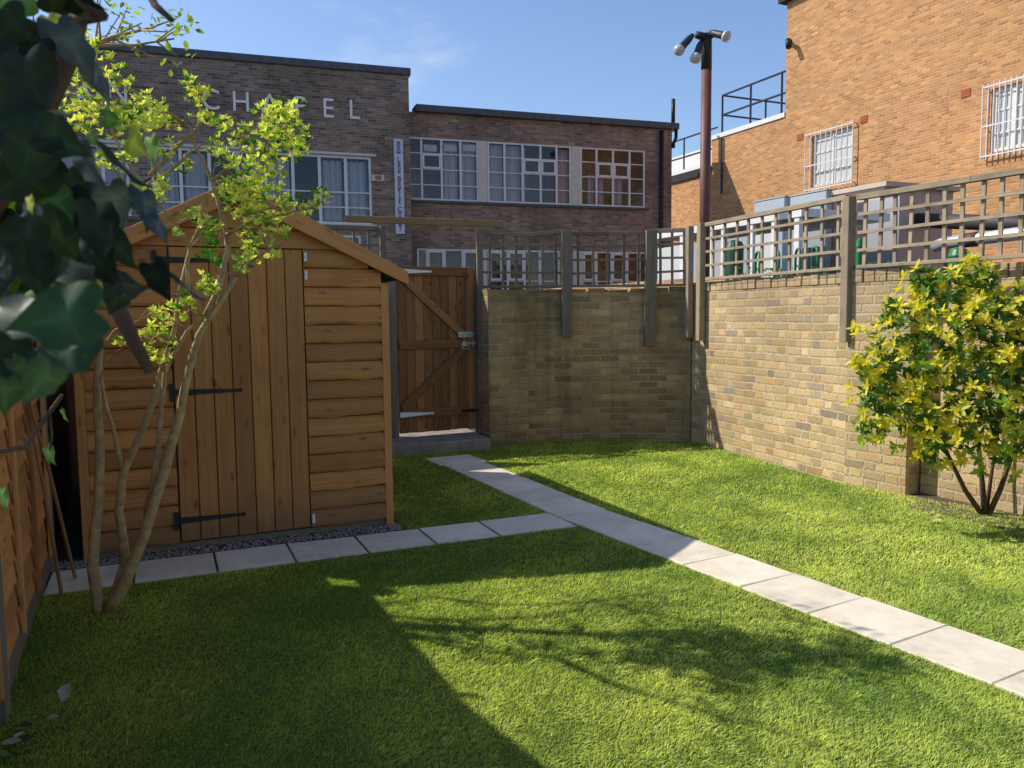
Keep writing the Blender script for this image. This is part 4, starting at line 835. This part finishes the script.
def window(parent, Mx, x0, x1, z0, z1, cols, rows, label=None, y=.05, fr=.05, bar=.028, sub=None, curtains=(), cmat='curtain', panels=(), glass='glass', cells=()):
    """cols: x positions of mullions; rows: z positions of bars"""
    b = MB(); b.M = Mx; e = fr
    b.box(x0, x1, y-.03, y+.03, z0, z0+e); b.box(x0, x1, y-.03, y+.03, z1-e, z1); b.box(x0, x0+e, y-.029, y+.029, z0+e, z1-e); b.box(x1-e, x1, y-.029, y+.029, z0+e, z1-e)
    for c in cols: b.box(c-bar, c+bar, y-.027, y+.027, z0+e, z1-e)
    for r in rows: b.box(x0+e, x1-e, y-.018, y+.018, r-bar*.45, r+bar*.45)
    for (a, c, d, f) in cells:
        b.box(a, c, y-.04, y+.01, d, d+.05); b.box(a, c, y-.04, y+.01, f-.05, f); b.box(a, a+.05, y-.039, y+.009, d+.05, f-.05); b.box(c-.05, c, y-.039, y+.009, d+.05, f-.05)
    wdw = b.build('window', M['white'], parent, bevel=0)
    b = MB(); b.M = Mx; b.face([(x0+e, y, z0+e), (x1-e, y, z0+e), (x1-e, y, z1-e), (x0+e, y, z1-e)]); b.build('pane', M[glass], wdw)
    for (a, c, d, f, mt) in curtains:
        b = MB(); b.M = Mx; nseg = max(6, int((c-a)/.035)); pr = []
        for i in range(nseg+1):
            q = a+(c-a)*i/nseg; pr.append((q, y+.13+.04*math.sin(q*41)+.018*math.sin(q*97)))
        for i in range(nseg): b.face([(pr[i][0], pr[i][1], d), (pr[i+1][0], pr[i+1][1], d), (pr[i+1][0], pr[i+1][1], f), (pr[i][0], pr[i][1], f)], tint=.5)
        b.build('curtain' if mt != 'blind' else 'blind', M[mt], wdw)
    for (a, c) in panels:
        b = MB(); b.M = Mx; b.box(a, c, y-.045, y+.03, z0+e, z1-e); b.build('panel', M['cream'], wdw)
    return wdw
# ---- chapel
chap = thing('chapel', 'dark brown brick chapel front with white raised lettering', 'building', tuple(C0))
cz = loc2(412, 76, MC)[1]; xl = -13.5
wx0, wz1 = loc2(150, 149, MC); wx1, wz1b = loc2(371, 157, MC); wz0 = loc2(365, 232, MC)[1]; wz1 = wz1b
vx0 = loc2(20, 146, MC)[0]; vx1 = loc2(128, 147, MC)[0]
lx0, lz1 = loc2(300, 229, MC); lx1, lz0 = loc2(362, 275, MC); lz1 = loc2(350, 230, MC)[1]-.12; wz0 = max(wz0, lz1+.25)
b = MB(); b.M = MC; wall_holes(b, xl, 0, -.1, cz, [(wx0, wx1, wz0, wz1), (vx0, vx1, wz0, wz1), (lx0, lx1, lz0, lz1)]); shell(b, xl, 0, -.1, cz, 3.)
b.build('wall', M['chapel'], chap)
b = MB(); b.M = MC; b.box(xl-.05, .05, -.06, .35, cz+.002, cz+.17); b.build('coping', M['coping'], chap, bevel=.01)
ncol = 8
cols = [wx0+(wx1-wx0)*i/ncol for i in range(1, ncol)]; hgt = wz1-wz0
cur = [(cols[i-1]+.06 if i else wx0+.06, (cols[i] if i < ncol-1 else wx1)-.08, wz0+.1, wz1-.1, 'blind') for i in range(ncol) if i not in (2, 5)]
window(chap, MC, wx0, wx1, wz0, wz1, cols, [wz0+hgt*.47, wz0+hgt*.25], fr=.06, bar=.035, curtains=cur)
window(chap, MC, vx0, vx1, wz0, wz1, [vx0+(vx1-vx0)*k/4 for k in (1, 2, 3)], [wz0+hgt*.45, wz0+hgt*.22], fr=.07, bar=.035, curtains=[(vx0+.1, vx1-.1, wz0+.1, wz1-.1, 'blind')])
window(chap, MC, lx0, lx1, lz0, lz1, [lx0+(lx1-lx0)*k/3 for k in (1, 2)], [], fr=.06, bar=.03, curtains=[(lx0+.1, lx1-.1, lz0+.05, lz1-.05, 'blind')])
b = MB(); b.M = MC; b.box(wx0-.12, wx1+.12, -.05, -.002, wz1+.002, wz1+.07); b.build('lintel', M['cream'], chap, bevel=.008)
b = MB(); b.M = MC; b.box(vx0-.12, vx1+.12, -.05, -.002, wz1+.002, wz1+.07); b.build('lintel', M['cream'], chap, bevel=.008)
b = MB(); b.M = MC; b.box(wx0-.1, wx1+.1, -.09, -.002, wz0-.09, wz0-.002); b.build('sill', M['cream'], chap, bevel=.008)
def text_mesh(ch, size, ext):
    c = bpy.data.curves.new('txt', 'FONT'); c.body = ch; c.size = size; c.extrude = ext; c.align_x = 'CENTER'; c.align_y = 'CENTER'; o = bpy.data.objects.new('txt', c); COL.objects.link(o)
    dg = bpy.context.evaluated_depsgraph_get(); me = bpy.data.meshes.new_from_object(o.evaluated_get(dg)); bpy.data.objects.remove(o); bpy.data.curves.remove(c); return me
RX = Matrix.Rotation(math.pi/2, 4, 'X')
for ch, x, y in (('A', 85, 96), ('N', 118, 94), ('C', 211, 101), ('H', 241, 103), ('A', 270, 105), ('P', 300, 107.5), ('E', 328, 109.5), ('L', 354, 111)):
    me = text_mesh(ch, .64, .02); lx, lz = loc2(x, y, MC); me.materials.clear(); me.materials.append(M['letter'])
    me.transform(Matrix.Translation((lx, -.028, lz)) @ RX @ Matrix.Scale(.92, 4, (1, 0, 0))); me.transform(MC); me.transform(Matrix.Translation(-Vector(chap['_o']))); o = bpy.data.objects.new('letter', me); COL.objects.link(o); o.parent = chap
# sign
sx0, sz1 = loc2(393.5, 139, MC); sx1, _ = loc2(402.5, 139, MC); sz0 = loc2(399, 234, MC)[1]
sgn = thing('vertical_sign', 'tall narrow white sign with stacked dark letters on the chapel corner', 'sign', tuple(MC @ Vector(((sx0+sx1)/2, -.03, sz0))))
b = MB(); b.M = MC; b.box(sx0, sx1, -.05, -.004, sz0, sz1); b.build('board', M['sign'], sgn)
txt = 'Bow Lane Baptist Chapel'; step = (sz1-sz0-.16)/(len(txt))
for i, ch in enumerate(txt):
    if ch == ' ': continue
    me = text_mesh(ch, .175, .004); me.transform(Matrix.Translation(((sx0+sx1)/2, -.055, sz1-.10-step*(i+.3))) @ RX); me.transform(MC); me.transform(Matrix.Translation(-Vector(sgn['_o'])))
    me.materials.clear(); me.materials.append(M['ink']); o = bpy.data.objects.new('letter', me); COL.objects.link(o); o.parent = sgn
# alarm box
ax_, az_ = loc2(377.5, 178.5, MC); t = thing('alarm_box', 'small cream alarm box with red front on the chapel wall', 'alarm box', tuple(MC @ Vector((ax_, 0, az_))))
b = MB(); b.M = MC; b.box(ax_-.15, ax_+.15, -.10, -.004, az_-.08, az_+.08); b.build('case', M['alarm'], t, bevel=.015)
b = MB(); b.M = MC; b.box(ax_-.07, ax_+.08, -.112, -.1005, az_-.045, az_+.055); b.build('strobe', M['alarm_red'], t, bevel=.008)
# ---- annexe
ann = thing('annexe', 'two storey brown brick annexe with long white framed windows', 'building', tuple(A0))
ax1, az = loc2(672, 130, MA); axL = -.3
q = lambda x, y: loc2(x, y, MA)
X0 = q(408, 139)[0]; X1, Zt = q(645.5, 150.5); Zb = q(645.5, 208)[1]
GZt = q(645, 252)[1]; GZb = GZt-1.22; gx0 = q(417, 247)[0]; gx1 = q(560, 250)[0]; gx2 = q(573, 250)[0]; gx3 = q(648, 250)[0]
b = MB(); b.M = MA; wall_holes(b, axL, ax1, -.1, az, [(X0, X1, Zb, Zt), (gx0, gx1, GZb, GZt), (gx2, gx3, GZb, GZt)]); shell(b, axL, ax1, -.1, az, .95)
b.build('wall', M['annex'], ann)
b = MB(); b.M = MA; b.box(axL+.56, ax1+.16, -.14, .4, az+.002, az+.17); b.build('fascia', M['coping'], ann, bevel=.01)
def row(z, f): return z
Hh = Zt-Zb; r4 = [Zb+Hh*k for k in (.25, .5, .75)]
groups = [(408, 478.5, [422, 442, 461], [(443, 460, 'curtain'), (461.5, 478, 'curtain')]), (487.5, 571.5, [505, 523, 541, 557], [(488, 505, 'curtain'), (505, 523, 'curtain'), (523, 529, 'curtain'), (557, 571, 'curtain')]), (580.5, 645.5, [597, 613.5, 630], [(590, 597, 'curtain'), (600, 606, 'curtain'), (617, 625, 'curtain')])]
for gi, (p0, p1, mul, cs) in enumerate(groups):
    a, c = q(p0, 140)[0], q(p1, 150)[0]; ms = [q(m_, 175)[0] for m_ in mul]
    allm = [a]+ms+[c]; cells = [(allm[i]+.02, allm[i+1]-.02, r4[1]+.01, r4[2]-.01) for i in ((1,), (2, 3), (1, 2))[gi]]
    cur = [(q(x0, 175)[0]+.03, q(x1, 175)[0]-.02, Zb+.06, Zt-.06 if gi < 2 else Zb+Hh*.55, mt) for x0, x1, mt in cs]
    w_ = window(ann, MA, a, c, Zb, Zt, ms, r4, fr=.05, bar=.028, curtains=cur, cells=cells)
    if gi == 0:
        b = MB(); b.M = MA
        for x in (431, 451, 470): b = MB(); b.M = MA; xx, zz = q(x, 148); b.box(xx-.17, xx+.17, .082, .087, zz-.07, zz+.1); b.build('notice', M['white'], w_)
    if gi == 2:
        b = MB(); b.M = MA; xx = q(622, 200)[0]; b.box(xx-.2, xx+.25, .3, .5, Zb+.05, Zb+.38); b.build('box', M['navy'], w_)
for x0, x1 in ((478.5, 487.5), (571.5, 580.5)):
    b = MB(); b.M = MA; b.box(q(x0, 175)[0]+.002, q(x1, 175)[0]-.002, .0, .09, Zb, Zt-.002); b.build('panel', M['cream'], ann)
b = MB(); b.M = MA; b.box(X0-.06, X1+.08, -.06, -.002, Zb-.07, Zb-.002); b.build('sill', M['coping'], ann, bevel=.006)
for (a, c, pxs) in ((gx0, gx1, (427, 445, 463, 479, 489, 503, 508, 525, 540)), (gx2, gx3, (583, 597, 612, 628, 640))):
    ms = [q(m_, 262)[0] for m_ in pxs]; cells = [(ms[i]+.02, ms[i+1]-.02, GZb+.42, GZt-.05) for i in range(0, len(ms)-1, 2)]
    window(ann, MA, a, c, GZb, GZt, ms, [GZb+.40], fr=.05, bar=.028, cells=cells, panels=[(ms[3]-.02, ms[4]-.05)] if len(ms) > 6 else [(a+.05, a+.3)])
b = MB(); b.M = MA; b.box(gx0, gx3, -.03, -.002, GZb-.75, GZb-.05); b.build('plinth_band', M['navy'], ann)
dpx = q(660, 180)[0]
b = MB(); b.M = MA; b.tube([(dpx, -.08, az-.05), (dpx, -.08, 0)], .055, 10); b.tube([(ax1+.1, -.05, az+.0), (ax1+.1, -.05, az-.22), (ax1+.02, -.05, az-.38), (ax1+.02, -.05, az-.5)], .05, 8); b.build('downpipe', M['black_iron'], ann, smooth=True)
vx, vz = q(674, 98); b = MB(); b.M = MA; b.tube([(ax1+.09, .1, az+.17), (ax1+.09, .1, vz)], .055, 10); b.build('vent_pipe', M['black_iron'], ann, smooth=True)

# ---- big orange building on the right
K0 = at(830, 300, 19.0); K0.z = 0; K0 = K0; MK = xf(K0, -v, u)                   # local x towards the camera/right, y into the building
kq = lambda x, y: loc2(x, y, MK)
big = thing('brick_building', 'large sunlit orange brick building with barred windows', 'building', tuple(K0))
kx0 = kq(785.5, 100)[0]; kzt = kq(787, 3)[1]; kx1 = 12.0
hw = []
for (x0, y0, x1, y1) in ((812, 134, 851, 182), (992, 88, 1030, 147)):
    a, zt_ = kq(x0, y0); c, zb_ = kq(x1, y1); zt2 = kq(x1, 128.5 if x0 < 900 else 80)[1]; zb2 = kq(x0, 186 if x0 < 900 else 151)[1]
    hw.append((a, c, (zb_+zb2)/2, (zt_+zt2)/2))
b = MB(); b.M = MK; wall_holes(b, kx0, kx1, 0, kzt, hw, rev=.14); shell(b, kx0, kx1, 0, kzt, 8.); b.build('wall', M['orange'], big)
b = MB(); b.M = MK; b.box(kx0-.15, kx1, -.16, 1., kzt+.002, kzt+.2); b.build('gutter', M['felt'], big)
for (a, c, d, e) in hw:
    hh = e-d
    w_ = window(big, MK, a, c, d, e, [a+(c-a)*.52], [d+hh*.3, d+hh*.66], y=.09, fr=.07, bar=.04, glass='frost')
    b = MB(); b.M = MK; o_ = .12
    for zz in (d-.06, d+hh*.42, e+.04): b.box(a-o_, c+o_, -.10, -.088, zz-.012, zz+.012)
    nb_ = 10
    for i in range(nb_): xx = a-o_+.01+(c-a+2*o_-.02)*i/(nb_-1); b.tube([(xx, -.092, d-.13), (xx, -.092, e+.10)], .014, 6)
    for xx in (a-o_+.02, c+o_-.02):
        for zz in (d-.06, d+hh*.42, e+.04): b.beam((xx, -.09, zz), (xx, .0, zz), .02, .02)
    b.build('security_bars', M['white'], w_)
pa, pz1 = kq(893, 108); pb_, pz0 = kq(944, 190); pz1 = kq(918, 104)[1]
b = MB(); b.M = MK; z = pz0-1.2; k = 0
while z < pz1:
    z2 = z+.15; jg = .12*(k % 2); b.box(pa+jg, pb_-jg, -.004, -.001, z, z2, .5, True); z = z2; k += 1
b.build('brick_patch', M['patch'], big)
for x, y in ((864, 119), (800, 137), (966, 93)):
    a, z = kq(x, y); b = MB(); b.M = MK; b.box(a-.10, a+.10, -.012, -.002, z-.08, z+.08); 
    for i in range(4): b.box(a-.085, a+.085, -.018, -.0125, z-.067+i*.037, z-.05+i*.037)
    b.build('air_brick', M['terracotta'], big)
a, z = kq(790, 42); b = MB(); b.M = MK; b.tube([(a-.02, -.002, z), (a+.02, -.12, z+.02), (a+.14, -.2, z-.02), (a+.22, -.24, z-.22)], [.05, .045, .06, .075], 9); b.tube([(a-.02, -.0, z), (a-.02, -.03, z)], .09, 10); b.build('wall_lamp', M['black_iron'], big, smooth=True)
# wing (a bit lower) and the lower rear part
wx_a = kq(711.5, 160)[0]; wzt = (kq(711.5, 141)[1]+kq(784, 117)[1])/2
wing = thing('brick_wing', 'lower orange brick wing with white roof edge and dark railing', 'building', tuple(MK @ Vector((wx_a, 0, 0))))
b = MB(); b.M = MK; wall_holes(b, wx_a, kx0-.002, 0, wzt, []); shell(b, wx_a, kx0-.002, 0, wzt, 6.); b.build('wall', M['orange'], wing)
b = MB(); b.M = MK; b.box(wx_a-.03, kx0-.004, -.03, .3, wzt+.002, wzt+.12); b.build('parapet', M['white'], wing)
b = MB(); b.M = MK; r_ = .028; xs_ = [wx_a+.30+1.15*i for i in range(5) if wx_a+.30+1.15*i < kx0]
z0 = wzt+.12
def railing(b, xs_, ya, yb, z0, xend):
    for x in xs_: b.tube([(x, ya, z0), (x, ya, z0+1.05)], r_, 6)
    for h in (.52, 1.05): b.tube([(xs_[0], ya, z0+h), (xend, ya, z0+h)], r_, 6); b.tube([(xs_[0], ya, z0+h), (xs_[0], yb, z0+h)], r_, 6)
    b.tube([(xs_[0], yb, z0), (xs_[0], yb, z0+1.05)], r_, 6); b.tube([(xs_[0], (ya+yb)/2, z0), (xs_[0], (ya+yb)/2, z0+1.05)], r_, 6)
    for h in (.52, 1.05): b.tube([(xs_[0], yb, z0+h), (xend, yb, z0+h)], r_, 6)
railing(b, xs_, .12, 3.2, z0, kx0); b.build('railing', M['rail_blue'], wing)
b = MB(); b.M = MK; b.tube([(wx_a+.5, -.05, wzt-.02), (wx_a+.5, -.05, wzt-1.55)], .03, 6); b.build('downpipe', M['rail_blue'], wing)
low = thing('brick_outbuilding', 'low orange brick block with white railed roof beyond the lamp post', 'building', tuple(MK @ Vector((wx_a-3, 0, 0))))
lzt = kq(690, 174)[1]-.15; lxa = wx_a-9
b = MB(); b.M = MK; wall_holes(b, lxa, wx_a-.002, 0, lzt, [], y=.0); shell(b, lxa, wx_a-.002, 0, lzt, 6.); b.build('wall', M['orange'], low)
b = MB(); b.M = MK; b.box(lxa, wx_a-.004, -.06, .3, lzt+.002, lzt+.22); b.build('gutter', M['felt'], low)
b = MB(); b.M = MK; b.box(lxa, wx_a-.006, .1, .3, lzt+.222, lzt+.36); b.box(lxa, wx_a-.004, 1.2, 1.4, lzt+.22, lzt+1.15); b.build('parapet', M['white'], low)
b = MB(); b.M = MK
for i in range(7): x = wx_a-.4-1.15*i; b.tube([(x, .2, lzt+.3), (x, .2, lzt+1.3)], .025, 6)
for h in (.75, 1.3): b.tube([(lxa, .2, lzt+h), (wx_a-.01, .2, lzt+h)], .025, 6)
b.build('railing', M['rail_blue'], low)
b = MB(); b.M = MK; b.box(lxa-6, wx_a+.5, 8, 14, 0, lzt+2.1); o = b.build('grey_block', M['coping'], loc=tuple(MK @ Vector((lxa, 10, 0)))); o.name = 'flat_roof_block'; tag(o, 'distant grey flat roofed block beyond the white railing', 'building')

# ---- terrace behind the right wall
T0 = Vector((1.94, 10.5, 0)); TZ = 1.42
b = MB(); a, c = T0+v*14, T0-v*11
b.hexa([p+u*k+Z*z for z in (-.015, TZ) for k in (.23, 30) for p in (a, c)]); o = struct(b.build('pavement', M['asphalt']))
b = MB(); a, c = T0+v*4.4, T0-v*1.55; b.hexa([p+u*k+Z*z for z in (0, 1.93) for k in (0, .22) for p in (c, a)], brick=True); o = b.build('low_wall', M['terrace_brick'], loc=tuple(T0)); tag(o, 'low sunlit orange brick wall seen through the trellis', 'wall')
# lamp post
lp = at(704, 300, 11.3); lp.z = TZ; lt = thing('lamp_post', 'tall rust red lamp post with three floodlights', 'lamp post', tuple(lp)); ltop = at(703.5, 38, 11.3).z; lmid = at(703, 70, 11.3).z
b = MB(); b.tube([lp, (lp.x, lp.y, lmid)], [.078, .070], 14); b.build('pole', M['pole'], lt, smooth=True)
b = MB(); b.tube([(lp.x, lp.y, lmid+.001), (lp.x, lp.y, ltop), (lp.x, lp.y, ltop+.06)], [.073, .070, .045], 14); b.tube([(lp.x-.03, lp.y-.03, ltop), (lp.x-.16, lp.y-.05, ltop+.03)], [.06, .05], 8); b.tube([(lp.x, lp.y, ltop), (lp.x+.12, lp.y-.04, ltop+.06)], [.05, .04], 8); b.build('pole_head', M['pole_dark'], lt, smooth=True)
for (a, c) in (((690, 38), (680, 49)), ((700, 45), (696, 57)), ((713, 33), (725, 36))):
    pa_, pc_ = at(*a, 11.2), at(*c, 11.05); d = (pc_-pa_); b = MB(); b.tube([pa_-d*.25, pa_+d*.1, pa_+d*.75, pc_], [.03, .048, .05, .07], 12); fl_ = b.build('floodlight', M['pole_dark'], lt, smooth=True)
    b = MB(); b.tube([pc_+d*.005, pc_+d*.16, pc_+d*.3], [.072, .076, .045], 14); b.build('lens', M['lens'], fl_, smooth=True)
# glazed shelter
H0 = at(708, 300, 12.6); H0.z = 0; MH = xf(H0, -v, u); hq = lambda x, y: loc2(x, y, MH)
sh = thing('glazed_shelter', 'white framed shelter with pale panels behind the trellis', 'shelter', tuple(H0+Z*TZ)); hx1 = hq(801, 220)[0]; hx0 = hq(655, 240)[0]; hz = hq(755, 224)[1]
b = MB(); b.M = MH; b.box(hx0-.1, hx1+.05, -.045, 1.6, hz-.001, hz+.11); b.build('roof', M['white'], sh)
xs_ = [hx0+.02]+[hq(x, 240)[0] for x in (683, 712, 724.5, 752, 775, 798)]
b = MB(); b.M = MH
for x in xs_: b.box(x-.045, x+.045, -.03, .04, TZ, hz-.002)
b.build('frame', M['white'], sh)
for i in range(len(xs_)-1):
    b = MB(); b.M = MH; b.box(xs_[i]+.046, xs_[i+1]-.046, .0, .012, TZ+.02, hz-.16); b.build('pane', M[('frost', 'pale_blue', 'greydoor', 'pale_blue', 'frost', 'pale_blue')[i]], sh)
# taupe outbuilding + cabinets
O0 = at(800, 300, 13.6); O0.z = 0; MO = xf(O0, -v, u); oq = lambda x, y: loc2(x, y, MO)
ob = thing('flat_roof_hut', 'taupe flat roofed hut with grey door behind the trellis', 'hut', tuple(O0+Z*TZ)); ox1 = oq(884, 200)[0]; oz = oq(850, 193)[1]
b = MB(); b.M = MO; b.box(.02, ox1, 0, 1.5, TZ, oz); b.build('wall', M['taupe'], ob)
b = MB(); b.M = MO; b.box(-.03, ox1+.1, -.08, 1.55, oz+.002, oz+.07); b.build('roof', M['taupe'], ob)
dx_ = oq(872, 230)[0]; b = MB(); b.M = MO; b.box(dx_-.1, dx_+.5, -.03, -.002, TZ+.02, TZ+1.75); b.build('door', M['greydoor'], ob); b = MB(); b.M = MO; b.box(dx_-.28, dx_-.12, -.02, -.002, TZ+.02, TZ+1.75); b.build('recess_shade', M['dark_pipe'], ob)  # flat dark strip stands in for the shade of a recess
for i, (x0, x1) in enumerate(((761, 792), (797, 834))):
    a = oq(x0, 200)[0]; c = oq(x1, 195)[0]; z1 = oq((x0+x1)/2, (200, 194)[i])[1]
    t = thing('metal_cabinet', ('left one of two pale blue metal cabinets above the trellis', 'right one of two pale blue metal cabinets above the trellis')[i], 'cabinet', tuple(MO @ Vector(((a+c)/2, -.08, TZ))), 'pale blue cabinets')
    b = MB(); b.M = MO; b.box(a, c, -.16, -.01, TZ, z1); b.build('case', M['pale_blue'], t, bevel=.015); b = MB(); b.M = MO; b.box(a-.01, c+.01, -.17, -.012, z1+.002, z1+.02); b.build('lid', M['pale_blue'], t)
# ducts
p0, p1 = at(938, 244, 11.6), at(1024, 233, 10.2); d = (p1-p0).normalized(); p2 = p1+d*2
du = thing('silver_duct', 'horizontal silver pipe with dark clamp behind the long trellis', 'pipe', (p1.x, p1.y, TZ))
b = MB(); b.tube([p0-d*.05+Z*-.03, p0+d*.1, p2], .085, 14); b.build('pipe', M['alu_pipe'], du, smooth=True); pm = p0+(p1-p0)*.42; b = MB(); b.tube([pm-d*.14, pm+d*.14], .098, 14); b.build('clamp', M['dark_pipe'], du, smooth=True)
for s in (.1, .55, 1.2): b = MB(); q_ = p0+(p1-p0)*s; b.tube([(q_.x, q_.y, TZ), (q_.x, q_.y, q_.z-.06)], .03, 8); b.build('support', M['dark_pipe'], du)
p0, p1 = at(905, 220, 12.6), at(968, 222, 11.6); d = (p1-p0).normalized(); du = thing('dark_duct', 'thick dark pipe above the silver pipe behind the trellis', 'pipe', (p1.x, p1.y, TZ))
b = MB(); b.tube([p0, p1, p1+d*2.5], .11, 14); b.build('pipe', M['dark_pipe'], du, smooth=True)
for s in (.1, 1.2): b = MB(); q_ = p0+(p1-p0)*s; b.tube([(q_.x, q_.y, TZ), (q_.x, q_.y, q_.z-.06)], .03, 8); b.build('support', M['dark_pipe'], du)
# green things
def bin_(px, ytop, Y, w_, mat, label, name='litter_bin'):
    p = at(px, 300, Y); zt_ = at(px, ytop, Y).z; t = thing(name, label, 'bin', (p.x, p.y, TZ), 'green bins behind the trellis'); b = MB(); b.tube([(p.x, p.y, TZ), (p.x, p.y, zt_-.12)], [w_*.46, w_*.5], 16); b.build('body', M[mat], t, smooth=False)
    b = MB(); b.tube([(p.x, p.y, zt_-.118), (p.x, p.y, zt_-.10), (p.x, p.y, zt_-.03), (p.x, p.y, zt_)], [w_*.54, w_*.54, w_*.4, w_*.15], 16); b.build('lid', M[mat], t, smooth=False)
bin_(734, 240, 10.9, .24, 'dkgreen', 'dark green bin with domed lid behind the left sunlit trellis')
bin_(957, 247, 9.6, .22, 'green', 'bright green bin behind the long trellis near the silver pipe')
bin_(858, 238, 9.8, .09, 'green', 'slim bright green bollard right of the middle trellis post', 'bollard')
hoop = None
for i, (x, y) in enumerate(((757, 252), (776, 251), (797, 249), (814, 247), (873, 263), (891, 262), (908, 260))):
    Yh = 10.6 if i < 4 else 9.4; p = at(x, 300, Yh); zt_ = at(x, y, Yh).z; p = Vector((p.x, p.y, TZ))
    if hoop is None:
        b = MB(); H_ = zt_-TZ; w_ = .09; pts = [p+u*-w_, p+u*-w_+Z*(H_-w_)]+[p+u*(-w_*math.cos(a))+Z*(H_-w_+w_*math.sin(a)) for a in np.linspace(.3, 2.84, 7)]+[p+u*w_+Z*(H_-w_), p+u*w_]; b.tube(pts, .018, 8); o = b.build('cycle_hoop', M['green'], loc=tuple(p), smooth=True); hoop = o; H0_ = H_
    else: o = hoop.copy(); COL.objects.link(o); o.location = p; o.scale = (1, 1, (zt_-TZ)/H0_)
    o.rotation_euler = (0, 0, math.radians(65 if i < 4 else -20)); tag(o, ('first', 'second', 'third', 'fourth', 'fifth', 'sixth', 'seventh')[i]+' green metal hoop from the left behind the sunlit trellis', 'hoop', 'green metal hoops')
for i, x in enumerate((752, 768, 783, 797, 812)):
    p = at(x, 272, 9.6+.0*i); t = thing('leafy_weed', ('leftmost', 'second from the left', 'middle', 'second from the right', 'rightmost')[i]+' of the low green plants growing behind the sunlit wall', 'plant', (p.x, p.y, TZ), 'plants behind the wall')
    n = 60; Ps = np.array([p.x, p.y, 0])+np.c_[rng.normal(0, .07, n), rng.normal(0, .07, n), rng.uniform(TZ+.05, TZ+.62, n)]; Ds = unit(n); Ls = rng.uniform(.04, .08, n)
    leaves('leaves', Ps, Ds, unit(n)+np.array([0, 0, 1.]), Ls, Ls*.5, np.array([.10, .22, .05])*rng.uniform(.6, 1.5, (n, 1)), M['leaf'], t); b = MB(); b.tube([(p.x, p.y, TZ), (p.x+.02, p.y, TZ+.55)], [.008, .004], 6); b.build('stem', M['bark_dark'], t)
for o in bpy.data.objects:
    if '_o' in o: del o['_o']
